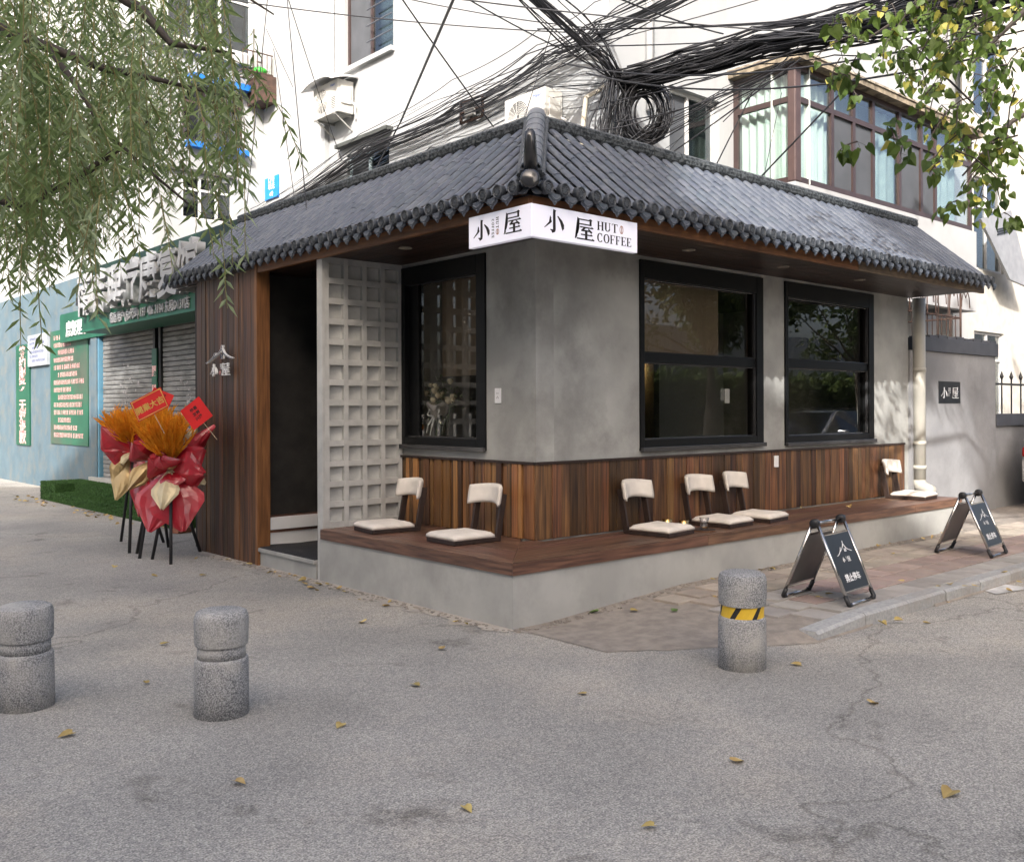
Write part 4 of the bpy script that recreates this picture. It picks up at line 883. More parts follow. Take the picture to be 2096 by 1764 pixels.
def card(par_name, lb, px_, py_, xp, w_, h_, ang, lines, gold=False, tilt=0):
    c = onX(px_, py_, xp); t = thing(par_name, lb, 'card', c); U = (RGT*math.cos(ang)+UP*math.sin(ang)); V = (UP*math.cos(ang)-RGT*math.sin(ang)); V = (V+FWD*.15).normalized(); m = frame(c, U, V-U*V.dot(U)); fn = planefn(m)
    MB().prism([(-w_/2, -h_/2), (w_/2, -h_/2), (w_/2, h_/2), (-w_/2, h_/2)], fn, -.003, 0).build('sheet', card_m, t)
    if gold:
        b = MB(); e = .008
        for q in (R4(-w_/2+e, -h_/2+e, w_/2-e, -h_/2+2*e), R4(-w_/2+e, h_/2-2*e, w_/2-e, h_/2-e), R4(-w_/2+e, -h_/2+2*e, -w_/2+2*e, h_/2-2*e), R4(w_/2-2*e, -h_/2+2*e, w_/2-e, h_/2-2*e)): b.prism(q, fn, .0003, .0016)
        b.build('gold_border', gold_l, t)
        text('lettering', '開業大吉', .075, m @ Matrix.Translation((0, -.015, .0008)), gold_l, t, ext=.0005, off=.002)
    else:
        for j, ln in enumerate(lines): text('lettering', ln, .04, m @ Matrix.Translation((0, .05-.05*j, .0008)), M('dark print', (.05, .008, .01), .6), t, ext=.0004, off=.001)
    k = MB(); k.tube([m @ Vector((0, -h_/2+.02, -.006)), m @ Vector((.0, -h_/2-.20, -.05))], .003, 5); k.build('stick', M('pale stick', (.55, .45, .3), .6), t)
card('greeting_card', 'gold bordered red greeting card stuck in the orange wheat', 306, 828, -1.72, .33, .21, rad(27), [], True)
card('red_card', 'plain red card standing behind the gold bordered card', 328, 818, -1.12, .24, .20, rad(-22), ['恭贺', '开业', '大吉'])
card('red_card', 'plain red card leaning out towards the timber front', 402, 846, -1.35, .23, .24, rad(38), ['恭喜', '发财', '兴隆'])
# ================================================================ NEIGHBOUR SHOP
SPX = .40
blue_w = M('faded blue paint', (.098, .148, .178), .75, c2=(.078, .122, .15), scale=2.5, detail=7, dirt=(.14, .155, .15), dscale=3, bump=.15, bscale=30)
blue_p = M('blue trim', (.10, .24, .34), .55, c2=(.08, .19, .27))
green_b = M('green board', (.012, .105, .058), .45, c2=(.008, .075, .042), scale=1.5, detail=5)
green_d = M('dark green board', (.010, .040, .026), .5, c2=(.006, .02, .014), scale=1.2)
shut_m = M('galvanised shutter', (.22, .22, .21), .6, .0, c2=(.14, .14, .133), scale=3, stretch=(1, 1, 4), detail=7, dirt=(.09, .088, .085), dscale=4, bump=.15, bscale=40, rnd=.12)
shop = thing('clinic_shop', 'shuttered pale blue clinic shop beside the cafe with a green sign', 'shop', (SPX, 10, 0))
bx('wall', (SPX+.06, 11.75, 0), (SPX+.4, 27, 3.95), blue_w, shop); bx('wall_end', (SPX+.4, 26.8, 0), (SPX+5, 27, 3.95), blue_w, shop)
bx('wall_behind', (SPX+.2, 4.6, 0), (SPX+.3, 11.75, 3.9), dark, shop); bx('parapet', (SPX+.05, 4.5, 3.1), (SPX+.2, 11.75, 3.9), dark, shop)
bx('pillar', (SPX-.04, 11.45, 0), (SPX+.12, 11.75, 3.0), blue_w, shop); bx('pillar_trim', (SPX-.02, 11.38, .35), (SPX+.1, 11.449, 2.95), blue_p, shop)
bx('floor_slab', (SPX-.1, 5.0, 0), (SPX+.2, 11.7, .37), base_conc, shop)
for a, b_ in ((9.02, 11.36), (6.6, 8.72)):
    sh = thing('roller_shutter', None, None); sh.parent = shop; z = .38; sh.location = (0, 0, 0); sh.matrix_parent_inverse = wm(shop).inverted()
    sm = MB(); pr = [(0, 0), (.012, .006), (.014, .05), (.006, .066), (0, .068)]
    L = b_-a
    vs = [(SPX+.05-u, a-(a+b_)/2+.004, v) for u, v in pr]+[(SPX+.05-u, b_-(a+b_)/2-.004, v) for u, v in pr]
    sm.add(vs, [(i, i+1, 6+i, 5+i) for i in range(4)]); sme = sm.mesh('slat', shut_m)
    while z < 2.95:
        o = link('slat', sme, sh); o.location = (random.uniform(-.003, .003), (a+b_)/2, z); z += .0745
for a, b_ in ((8.72, 8.80), (8.94, 9.02), (6.52, 6.6)): bx('shutter_guide', (SPX-.0, a, .37), (SPX+.1, b_, 3.0), M('dark guide rail', (.03, .032, .034), .5), shop)
for yc in (10.2, 7.75):
    sc_ = thing('pasted_scraps', 'torn white paper scraps pasted on the '+('wider' if yc > 9 else 'narrower')+' roller shutter', 'paper scraps', (SPX, yc, 1.7)); rn = random.Random(int(yc*10)); k = MB()
    for i in range(34):
        y_, z_ = yc+rn.gauss(0, .16), 1.72+rn.gauss(0, .24); w_, h_ = rn.uniform(.02, .09), rn.uniform(.015, .06); k.obox((SPX+.034-rn.uniform(0, .002), y_, z_), (.0015, w_, h_), Matrix.Rotation(rn.uniform(-.4, .4), 3, 'X'))
    o = k.build('scraps', M('torn paper', (.36, .35, .34), .8, c2=(.16, .155, .15), scale=40, lo=.45, hi=.55), sc_); o['kind'] = 'stuff'
gm = thing('banner_strip', 'narrow green strip sign hanging between the two roller shutters', 'sign', (SPX-.02, 8.87, 1.6)); bx('strip', (SPX-.03, 8.80, .9), (SPX-.01, 8.99, 2.45), green_b, gm)
pinkw = M('pink white print', (.66, .48, .46), .7, c2=(.55, .22, .22), scale=60, lo=.45, hi=.55); redp = M('red print', (.50, .10, .11), .7)
for j, c_ in enumerate('腰腿疼痛'): text('lettering', c_, .17, frame((SPX-.0315, 8.895, 2.1-j*.29), **LEFTV), pinkw, gm, ext=.001, off=.006)
# main sign
sg = thing('clinic_sign', 'green fascia sign with big raised white characters above the shutters', 'sign', (-.1, 7.4, 2.8))
bx('board', (-.16, 4.9, 2.80), (SPX+.05, 10.55, 3.34), green_b, sg); bx('board_top', (-.05, 4.9, 3.342), (SPX+.05, 10.9, 3.80), green_d, sg); bx('drip_rail', (-.19, 4.9, 2.765), (SPX, 10.55, 2.799), M('green rail', (.015, .12, .07), .5), sg)
silver = M('silver raised letter', (.36, .365, .37), .45, c2=(.30, .305, .31), scale=3)
t0 = 10.45
for j, c_ in enumerate('南吉理疗康复馆'):
    text('character', c_, .70, frame((-.22, t0-.36-j*.66, 3.28), **LEFTV), silver, sg, ext=.055, off=.016, sx=.95)
text('small_lettering', '临居用户(总代理) 137 406 3134 东阳D131店', .17, frame((-.17, 7.75, 2.885), **LEFTV), silver, sg, ext=.012, off=.003, sx=.9)
bx('side_board', (SPX-.06, 10.56, 2.78), (SPX+.055, 13.4, 3.30), green_b, sg)
text('small_lettering', '康复理疗中心', .30, frame((SPX-.07, 12.1, 2.98), **LEFTV), letterw, sg, ext=.008, off=.004)
fl = thing('flood_lamp', 'small black flood lamp arm on the clinic sign', 'lamp', (SPX-.1, 11.2, 3.2)); MB().tube([(SPX, 11.2, 3.25), (SPX-.3, 11.2, 3.35)], .015).build('arm', plastic, fl); MB().box((SPX-.42, 11.1, 3.27), (SPX-.28, 11.3, 3.40)).build('head', plastic, fl)
# posters
def poster(nm, lb, y0, y1, z0, z1, mat, rows, seed, th_=.02, pm_=pinkw):
    rnd = random.Random(seed); t = thing(nm, lb, 'poster', (SPX+.04, (y0+y1)/2, z0)); bx('panel', (SPX+.06-th_, y0, z0), (SPX+.059, y1, z1), mat, t)
    b = MB(); H_ = z1-z0; W_ = y1-y0; rh = H_/(rows+1.2)
    for r in range(rows):
        zc = z1-rh*(r+1); y = y1-.1*W_-(.12*W_ if r % 3 == 2 else 0); end = y0+rnd.uniform(.06, .45)*W_
        while y > end:
            cw_ = rh*.52
            for q in range(5):
                hh = rnd.uniform(.1, .16)*rh; b.box((SPX+.06-th_-.003, y-rnd.uniform(.5, .95)*cw_, zc-.26*rh+q*.125*rh), (SPX+.06-th_-.0005, y-rnd.uniform(0, .3)*cw_, zc-.26*rh+q*.125*rh+hh*.6))
            b.box((SPX+.06-th_-.004, y-.55*cw_, zc-.28*rh), (SPX+.06-th_-.0005, y-.42*cw_, zc+.33*rh))
            y -= cw_*1.15
            if rnd.random() < .12: y -= cw_*.5
    o = b.build('printed_lines', pm_, t); o['kind'] = 'stuff'; return t
pg = M('green poster print', (.014, .12, .065), .4, c2=(.010, .085, .048), scale=1.2, dirt=(.10, .085, .07), dscale=.7)
poster('clinic_poster', 'tall green poster with rows of pink print on the blue wall', 12.15, 14.35, .88, 3.05, pg, 14, 5)
poster('licence_board', 'pale grey framed notice board beside the tall green poster', 14.45, 15.75, 2.42, 3.05, M('grey notice', (.36, .39, .42), .6), 6, 6, .06, M('blue print', (.12, .14, .26), .7))
vb = thing('vertical_banner', 'narrow green vertical banner with white characters at the corner of the blue wall', 'sign', (SPX+.03, 16.1, .9)); bx('panel', (SPX+.03, 15.75, .80), (SPX+.058, 16.75, 2.9), green_b, vb)
for j, c_ in enumerate('签约服务 无效退款'):
    if c_ != ' ': text('lettering', c_, .28, frame((SPX+.0275, 16.25, 2.72-j*.222), **LEFTV), pinkw, vb, ext=.001, off=.008, sx=1.8)
# turf steps
turf_m = M('artificial turf', (.050, .12, .030), .95, c2=(.026, .066, .018), scale=14, detail=6)
def turf(a, b, nm, seed):
    o = bx(nm, a, b, turf_m, st); rnd = random.Random(seed); k = MB(); (x0, y0, z0), (x1, y1, z1) = a, b
    A = [((x1-x0)*(y1-y0), 'top'), ((y1-y0)*(z1-z0), 'front'), ((x1-x0)*(z1-z0), 'side')]
    for ar, w_ in A:
        for i in range(int(ar*5200)):
            u, v = rnd.random(), rnd.random()
            if w_ == 'top': p = Vector((x0+u*(x1-x0), y0+v*(y1-y0), z1)); d = Vector((0, 0, 1))
            elif w_ == 'front': p = Vector((x0, y0+u*(y1-y0), z0+v*(z1-z0))); d = Vector((-1, 0, .3))
            else: p = Vector((x0+u*(x1-x0), y0, z0+v*(z1-z0))); d = Vector((0, -1, .3))
            d = (d+Vector((rnd.gauss(0, .5), rnd.gauss(0, .5), rnd.gauss(0, .3)))).normalized()*.024; s = d.cross(Vector((rnd.gauss(0, 1), rnd.gauss(0, 1), rnd.gauss(0, 1)))).normalized()*.005
            k.add([p-s, p+s, p+d], [(0, 1, 2)])
    q = k.build('turf_blades', turf_m, o); q['kind'] = 'stuff'
st = thing('turf_steps', 'steps covered in green artificial turf before the roller shutters', 'steps', (-.1, 9, 0))
turf((-.05, 6.3, 0), (SPX-.1, 12.1, .30), 'upper_step', 1); turf((-.36, 6.3, 0), (-.052, 11.3, .15), 'lower_step', 2); turf((-.36, 11.302, 0), (-.052, 12.1, .30), 'cheek_block', 3)
bk = thing('loose_bricks', 'broken red brick lying at the end of the turf steps', 'brick', (-.3, 6.0, 0)); MB().obox((-.42, 5.95, .035), (.24, .11, .06), Matrix.Rotation(.4, 3, 'Z')).build('brick', M('red brick', (.30, .13, .08), .9, bump=.5), bk, bevel=.006)
# ================================================================ WHITE APARTMENT BLOCK
white_w = M('white render', (.375, .385, .388), .8, c2=(.33, .34, .344), scale=.9, stretch=(1, 1, .3), detail=7, bump=.12, bscale=12, dirt=(.265, .272, .274), dscale=.9)
AX, AY, WY = 3.7, 2.6, 11.85
apt = thing('apartment_block', 'white rendered apartment block rising behind the cafe roof', 'building', (AX, AY, 0))
upvc = M('white frame', (.60, .60, .59), .4); brownf = M('brown aluminium frame', (.055, .036, .034), .4, c2=(.042, .028, .027)); dglass = glass('dark house glass', (.55, .60, .62), .10, 1.3, bump=.05)
roomdark = M('room behind', (.16, .17, .18), .9, c2=(.11, .12, .13), scale=1.5); curtain = M('pale curtain', (.66, .70, .66), .9, c2=(.56, .60, .56), scale=3, stretch=(6, 6, .4)); screen_m = M('grey insect screen', (.075, .08, .09), .7, c2=(.06, .065, .072), scale=3)
def wallholes(name, m, W_, H_, holes, mat, par, th_=.25):
    """wall sheet in the frame m with rectangular holes"""
    us = sorted({0, W_}|{h[0] for h in holes}|{h[1] for h in holes}); vs_ = sorted({0, H_}|{h[2] for h in holes}|{h[3] for h in holes}); b = MB(); fn = planefn(m)
    for i in range(len(us)-1):
        for j in range(len(vs_)-1):
            c = ((us[i]+us[i+1])/2, (vs_[j]+vs_[j+1])/2)
            if any(h[0] < c[0] < h[1] and h[2] < c[1] < h[3] for h in holes): continue
            b.add([fn(us[i], vs_[j], 0), fn(us[i+1], vs_[j], 0), fn(us[i+1], vs_[j+1], 0), fn(us[i], vs_[j+1], 0)], [(0, 1, 2, 3)])
    for u0, u1, v0, v1 in holes:
        for p, q in (((u0, v0), (u1, v0)), ((u1, v0), (u1, v1)), ((u1, v1), (u0, v1)), ((u0, v1), (u0, v0))): b.add([fn(*p, 0), fn(*q, 0), fn(*q, -th_), fn(*p, -th_)], [(0, 1, 2, 3)])
    return b.build(name, mat, par)
def apwin(m, W_, H_, par, fm, mull=(), rails=(), fills=None, depth=.12, fw=.05, back=None):
    """window: frame bars and panes as sub-parts"""
    fn = planefn(m); wn = thing('window', None, None, m.translation); wn.parent = par; wn.matrix_parent_inverse = wm(par).inverted()
    b = MB()
    def bar(a): b.prism(a, fn, -depth, -depth+.05)
    bar(R4(0, 0, fw, H_)); bar(R4(W_-fw, 0, W_, H_)); bar(R4(fw, 0, W_-fw, fw)); bar(R4(fw, H_-fw, W_-fw, H_))
    for u in mull: bar(R4(u-fw/2, fw, u+fw/2, H_-fw))
    for v in rails: b.prism(R4(fw, v-fw/2, W_-fw, v+fw/2), fn, -depth-.001, -depth+.052)
    b.build('frame', fm, wn)
    U = [0]+list(mull)+[W_]; V = [0]+list(rails)+[H_]
    for i in range(len(U)-1):
        for j in range(len(V)-1):
            k = MB(); mt = (fills or {}).get((i, j), dglass); k.prism(R4(U[i]+.01, V[j]+.01, U[i+1]-.01, V[j+1]-.01), fn, -depth+.012, -depth+.018); k.build('pane', mt, wn)
    k = MB(); k.prism(R4(0, 0, W_, H_), fn, -depth-.32, -depth-.30); k.build('room_back', back or roomdark, wn)
    return wn
# left facade x = AX, u runs along -Y from the wing
mLA = frame((AX, WY, 0), **LEFTV); Wd = WY-AY
hl = [(WY-8.78, WY-7.47, 4.5, 5.93), (WY-8.83, WY-7.34, 7.42, 9.1)]
wallholes('left_facade', mLA, Wd, 15, hl, white_w, apt)
apwin(mLA @ Matrix.Translation((hl[0][0], hl[0][2], 0)), 1.31, 1.43, apt, M('pale blue frame', (.45, .56, .60), .5), mull=(.62,), fills={(0, 0): screen_m}, back=M('green room', (.20, .26, .24), .9))
apwin(mLA @ Matrix.Translation((hl[1][0], hl[1][2], 0)), 1.49, 1.68, apt, brownf, mull=(.74,), fills={(0, 0): screen_m}, back=curtain)
br = MB()
for k in range(5): br.tube([Vector((AX-.02, 8.09, 7.7+k*.27)), Vector((AX-.02, 7.36, 7.7+k*.27))], .012, 5)
br.build('window_bars', M('grey bars', (.10, .11, .13), .5), apt)
bx('window_hood', (AX-.14, 7.35, 6.06), (AX-.001, 8.95, 6.12), M('dark hood', (.06, .065, .06), .7), apt); bx('window_sill', (AX-.08, 7.3, 7.34), (AX-.001, 8.9, 7.42), white_w, apt)
bx('pilaster', (AX-.10, 9.35, 3.5), (AX-.001, 9.75, 15), white_w, apt)
MB().tube([(AX-.04, 9.15, 6.9), (AX-.04, 9.15, 15)], .03, 8).build('drain_pipe', white_m, apt, smooth=True)
# right facade y = AY
mRA = frame((AX, AY, 0), **RIGHTV)
hr = [(1.19, 2.30, 4.2, 5.85), (.9, 2.2, 7.5, 9.0)]
wallholes('right_facade', mRA, 30, 15, hr, white_w, apt)
apwin(mRA @ Matrix.Translation((hr[0][0], hr[0][2], 0)), 1.11, 1.65, apt, upvc, mull=(.5,), depth=.14, fills={(0, 0): screen_m}); apwin(mRA @ Matrix.Translation((hr[1][0], hr[1][2], 0)), 1.3, 1.5, apt, upvc, mull=(.65,))
MB().tube([(4.42, AY-.06, 5.4), (4.42, AY-.06, 15)], .055, 10).build('drain_pipe', white_m, apt, smooth=True)
bx('roof_slab', (AX, AY, 15), (34, 24, 15.2), white_w, apt)
bx('rear_wall', (AX+.3, 23.8, 0), (34, 24, 15), white_w, apt); bx('end_wall', (33.7, AY, 0), (33.9, 23.8, 15), white_w, apt)
# bay (glazed balcony)
BYX, BYY, BEX = 6.32, 1.59, 11.95
bay = thing('glazed_balcony', 'glazed balcony with brown frames and curtains on the white block', 'balcony', (BYX, BYY, 3.6))
bm_ = M('balcony render', (.38, .385, .39), .8, c2=(.34, .34, .34), scale=1.5, detail=7, bump=.2, bscale=10)
bx('parapet', (BYX, BYY, 3.2), (BEX+.15, BYY+.15, 4.60), bm_, bay); bx('parapet_side', (BYX+.0005, BYY+.15, 3.2), (BYX+.15, AY, 4.60), bm_, bay); bx('parapet_end', (BEX, BYY+.15, 3.2), (BEX+.15, AY, 4.60), bm_, bay)
bx('floor', (BYX+.15, BYY+.15, 3.3), (BEX, AY, 3.4), bm_, bay)
rm = M('old tar roof edge', (.09, .075, .055), .9, c2=(.30, .25, .18), scale=8, detail=6, bump=.5, bscale=20)
bx('canopy', (BYX-.12, BYY-.14, 6.22), (BEX+.12, AY, 6.30), rm, bay); bx('canopy_edge', (BYX-.14, BYY-.16, 6.302), (BEX+.14, AY, 6.33), M('pale canopy edge', (.40, .36, .29), .8, c2=(.15, .12, .09), scale=9), bay)
mB = frame((BYX, BYY, 4.605), **RIGHTV); mS = frame((BYX, AY, 4.605), **LEFTV); Wb = BEX-BYX
def px_u(x, y): return onY(x, y, BYY).x-BYX
mul = [px_u(x, 300) for x in (1706, 1750, 1790, 1844, 1888, 1917)]
fills = {}
for i in range(7):
    fills[(i, 1)] = None
fl0 = {(0, 0): None, (1, 0): screen_m, (2, 0): screen_m, (3, 0): None, (4, 0): screen_m, (5, 0): screen_m, (6, 0): None}
bglass = glass('balcony glass', (.90, .95, .94), .10, 1.3, bump=.12)
fl_all = {k: (v or bglass) for k, v in {**fills, **fl0}.items()}
apwin(mB, Wb, 1.61, bay, brownf, mull=mul, rails=(1.14,), fills=fl_all, depth=.06, fw=.075, back=curtain)
apwin(mS, AY-BYY, 1.61, bay, brownf, rails=(1.14,), fills={(0, 0): bglass, (0, 1): bglass}, depth=.06, fw=.075, back=curtain)
MB().box((BYX-.01, BYY-.012, 4.6), (BYX+.14, BYY+.12, 6.22)).build('corner_post', M('brown corner post', (.08, .052, .048), .45, c2=(.065, .042, .04)), bay, bevel=.02)
# wavy curtain inside
cu = MB(); cu.grid(lambda u, v: (BYX+.15+u*1.15, BYY+.17+.03*math.sin(u*42), 4.62+v*1.5), 60, 3); cu.build('curtain', curtain, bay, smooth=True)
cu = MB(); cu.grid(lambda u, v: (BYX+.17+.03*math.sin(u*36), BYY+.2+u*.75, 4.62+v*1.5), 50, 3); cu.build('curtain', curtain, bay, smooth=True)
cu = MB(); cu.grid(lambda u, v: (BYX+2.4+u*3.0, BYY+.20+.03*math.sin(u*70), 4.62+v*1.5), 90, 3); cu.build('curtain', M('grey green curtain', (.36, .42, .42), .9), bay, smooth=True)
# wing with windows (faces -Y)
mW = frame((1.5, WY, 0), **RIGHTV)
ww = [(.52, 1.55, 5.1, 5.93), (.55, 1.75, 6.58, 7.66), (.25, 1.95, 8.45, 9.9)]
wing = thing('apartment_wing', 'white apartment wing with blue trimmed windows behind the willow', 'building', (0, WY, 0))
wallholes('wall', mW, 2.199, 15, ww, white_w, wing); bx('side_wall', (1.5, WY+.001, 0), (1.7, 24, 15), white_w, wing)
for i, (u0, u1, v0, v1) in enumerate(ww):
    apwin(mW @ Matrix.Translation((u0, v0, 0)), u1-u0, v1-v0, wing, brownf if i == 1 else upvc, mull=((u1-u0)*.36, (u1-u0)*.68) if i != 2 else ((u1-u0)*.3, (u1-u0)*.62), rails=((v1-v0)*.68,), fills={(0, 0): dglass, (1, 0): screen_m} if i == 1 else None, fw=.045, depth=.06)
bt = M('blue steel trim', (.015, .16, .55), .4)
bx('blue_trim', (2.15, WY-.22, 7.68), (3.32, WY-.001, 7.80), bt, wing); bx('blue_trim', (2.1, WY-.16, 6.44), (3.32, WY-.001, 6.55), bt, wing); bx('ledge', (.8, WY-.12, 8.2), (3.5, WY-.001, 8.40), white_w, wing); bx('ledge', (1.6, WY-.08, 5.97), (3.1, WY-.001, 6.03), M('dark ledge', (.06, .06, .06), .7), wing)
# plant rack under the upper window
rk = thing('window_rack', 'rusty steel plant rack jutting from the wing wall with a green bag', 'rack', (3.3, WY-.3, 8.1)); rust = M('rusty steel', (.085, .048, .036), .8, c2=(.045, .028, .022), scale=12)
b = MB(); c0 = Vector((3.05, WY-.45, 8.0))
for k in range(7): b.beam(c0+Vector((k*.1, 0, 0)), c0+Vector((k*.1, .45, 0)), .02, .015)
for y_ in (0, .45): b.beam(c0+Vector((0, y_, 0)), c0+Vector((.62, y_, 0)), .025, .025); b.beam(c0+Vector((0, y_, .38)), c0+Vector((.62, y_, .38)), .02, .02)
b.build('shelf_bars', rust, rk); b = MB()
for k in range(7): b.beam(c0+Vector((k*.1, 0, 0)), c0+Vector((k*.1, 0, .38)), .012, .012)
b.build('railing', rust, rk); MB().lathe([(0, 0), (.12, .01), (.16, .08), (.1, .14), (0, .16)], c0+Vector((.45, .2, .02)), 10).build('green_bag', M('green bag', (.05, .45, .05), .5), rk, smooth=True)
bx('brick_box', (3.35, WY-.55, 7.45), (3.69, WY-.02, 7.95), rust, rk)
# blue address plate
ap = thing('address_plate', 'blue address plate with white lettering on the white wall under cables', 'sign', (AX-.03, 11.47, 5.84)); p0 = onX(545, 368, AX); p1 = onX(572, 403, AX)
bx('plate', (AX-.03, p1.y, p1.z), (AX-.005, p0.y, p0.z), M('blue enamel', (.01, .22, .72), .4), ap)
text('lettering', '口号\n单元', .13, frame((AX-.031, (p0.y+p1.y)/2, p1.z+.30), **LEFTV), letterw, ap, ext=.001, off=.003); text('lettering', '4号', .10, frame((AX-.031, (p0.y+p1.y)/2, p1.z+.09), **LEFTV), letterw, ap, ext=.001, off=.003)
# ------------------------------------------------ air conditioners (fan towards -X)
acw = M('white ac casing', (.50, .49, .455), .45, c2=(.44, .43, .40), scale=3)
def make_ac():
    t = thing('air_conditioner', 'white outdoor air conditioner', 'air conditioner')
    bx('casing', (-.36, -.40, .0), (-.04, .40, .56), acw, t, bevel=.012)
    b = MB(); c = Vector((-.362, .12, .28))
    for k in range(9):
        r = .03+k*.022; b.tube([c+Vector((0, r*math.cos(a*.314), r*math.sin(a*.314))) for a in range(21)], .004, 4)
    for k in range(16):
        a = k*math.pi/8; b.tube([c+Vector((-.002, .03*math.cos(a), .03*math.sin(a))), c+Vector((-.002, .205*math.cos(a+.6), .205*math.sin(a+.6)))], .003, 4)
    b.build('fan_grille', acw, t); MB().lathe([(0, .0), (.20, .001), (.20, .0)], c+Vector((.0015, 0, 0)), 28, (-1, 0, 0)).build('fan_opening', M('fan dark', (.10, .10, .10), .8), t)
    for k in range(7): bx('vent_slot', (-.3615, -.34, .08+k*.03), (-.36, -.2, .092+k*.03), plastic, t)
    bx('service_cover', (-.3, -.425, .15), (-.1, -.4, .45), acw, t, bevel=.008); text('lettering', 'Haier', .07, frame((-.3615, -.25, .48), **LEFTV), M('blue logo', (.02, .10, .4), .5), t, ext=.0005)
    for y_ in (-.3, .3):
        b = MB(); b.beam((-.40, y_, -.015), (0, y_, -.015), .03, .03); b.beam((-.34, y_, -.02), (0, y_, -.26), .025, .025); b.build('bracket', M('galvanised bracket', (.34, .34, .32), .5, .3), t)
    b = MB(); b.tube([(-.1, -.42, .2), (-.08, -.50, .15), (-.05, -.46, .05), (-.02, -.44, -.05), (0, -.42, -.1)], .018, 6); b.build('refrigerant_pipe', white_m, t, smooth=True)
    return t
ac = make_ac(); p = onX(672, 240, AX-.3); ac.location = (AX, p.y, p.z); tag(ac, 'white outdoor air conditioner under a curved canopy beside the dark blue window', 'air conditioner', 'outdoor air conditioners')
a2 = copy_tree(ac); p = onX(1080, 262, AX-.3); a2.location = (AX, p.y, p.z-.12); tag(a2, 'white outdoor air conditioner peeking over the ridge of the tiled roof', 'air conditioner', 'outdoor air conditioners')
hd_ = MB(); hd_.grid(lambda u, v: (AX-.02-u*.52, ac.location.y-.5+v*1.0, ac.location.z+.70-.12*u*u-.10*abs(2*v-1)**3), 8, 12); o = hd_.build('rain_hood', white_m, ac, smooth=True); o.modifiers.new('s', 'SOLIDIFY').thickness = .02
# ================================================================ GREY ANNEX WALL, GRILLE, FAR RIGHT
annex_m = M('grey annex render', (.27, .27, .275), .8, c2=(.21, .21, .215), scale=1.6, detail=7, bump=.2, bscale=14, dirt=(.33, .33, .335), dscale=1.2)
anx = thing('yard_wall', 'grey rendered yard wall with a dark coping at the right of the cafe', 'wall', (7.6, .1, 0))
bx('wall', (6.27, -.03, 0), (8.80, .20, 2.22), annex_m, anx); cop = M('dark coping', (.085, .09, .105), .6)
bx('coping', (6.53, -.06, 2.222), (8.84, .23, 2.40), cop, anx, bevel=.006)
for k in range(8): o = MB().lathe([(.10, 0), (.11, 0), (.11, .24), (.10, .24)], (0, 0, 0), 12); 
for k in range(8): bx('coping_tile', (6.75+k*.26, -.05, 2.402), (6.97+k*.26, .22, 2.43+.012*(k % 2)), cop, anx)
bx('low_wall', (8.801, .0, 0), (22, .2, 1.25), annex_m, anx); bx('low_coping', (8.82, -.04, 1.252), (22, .24, 1.42), cop, anx)
spk = MB(); 
for k in range(30): 
    x = 9.0+k*.35; spk.tube([(x, .1, 1.42), (x, .1, 1.92)], .012, 5); spk.lathe([(.0, .13), (.03, .04), (.012, 0)], (x, .1, 1.92), 6)
spk.beam((8.85, .1, 1.85), (20, .1, 1.85), .03, .03); spk.build('spiked_railing', plastic, anx)
pq = thing('wall_plaque', 'black square plaque with white characters on the grey yard wall', 'plaque', (7.33, -.03, 1.7)); bx('panel', (7.03, -.035, 1.565), (7.66, -.0302, 1.85), boardblk, pq)
mq = frame((7.03, -.036, 1.565), **RIGHTV); shapes('character', XIAO, at2(mq, .06, .07), letterw, pq, .001, .18, .14); shapes('character', WU, at2(mq, .38, .068), letterw, pq, .001, .19, .145)
p, _ = serif('HUT'); shapes('lettering', p, at2(mq, .31, .205) @ rot, letterw, pq, .001, .03, .022); p, _ = serif('COFFEE'); shapes('lettering', p, at2(mq, .275, .205) @ rot, letterw, pq, .001, .024, .018)
# house behind the yard wall (one floor, with caged window)
hse = thing('rear_house', 'white and grey rear house with caged windows beyond the yard wall', 'building', (10, 2.6, 0))
hm = M('grey white render', (.42, .42, .41), .8, c2=(.35, .35, .345), scale=1.2, detail=6)
mH = frame((6.4, 2.45, 0), **RIGHTV); hh = [(1.3, 4.9, 1.9, 3.25)]
wallholes('wall', mH, 6.2, 3.18+.6, hh, hm, hse)
apwin(mH @ Matrix.Translation((1.3, 1.9, 0)), 3.6, 1.35, hse, upvc, mull=(.9, 1.8, 2.7), rails=(.75,), depth=.1)
bx('pier', (12.55, 2.2, 0), (13.2, 2.6, 6.5), hm, hse)
mH2 = frame((13.2, 2.3, 0), **RIGHTV); h2 = [(.5, 1.9, 1.2, 3.0), (.5, 1.9, 4.2, 6.0), (.5, 1.9, 7.2, 8.9), (3, 4.4, 4.2, 6), (3, 4.4, 1.2, 3.0), (3, 4.4, 7.2, 8.9)]
wallholes('wall', mH2, 12, 12, h2, M('cream render', (.50, .485, .44), .8), hse)
for u0, u1, v0, v1 in h2: apwin(mH2 @ Matrix.Translation((u0, v0, 0)), u1-u0, v1-v0, hse, upvc, mull=((u1-u0)/2,), rails=((v1-v0)*.7,), depth=.1)
cg = thing('window_cage', 'rusty wrought iron window cage with arches above the coping', 'grille', (8.2, 1.2, 2.2)); b = MB()
for k in range(22):
    x = 6.7+k*.16; b.tube([(x, 1.0, 2.2), (x, 1.0, 2.95)], .008, 5)
for k in range(9): 
    x = 6.7+k*.42; b.tube([(x, 1.0, 2.9), (x, 1.0, 3.7)], .010, 5); b.tube([(x+.21-.15*math.cos(a*.314), 1.0, 3.1+.28*math.sin(a*.314)) for a in range(11)], .008, 5); b.tube([(x, 1.0, 3.55), (x+.21, 1.0, 3.25), (x+.42, 1.0, 3.55)], .007, 5)
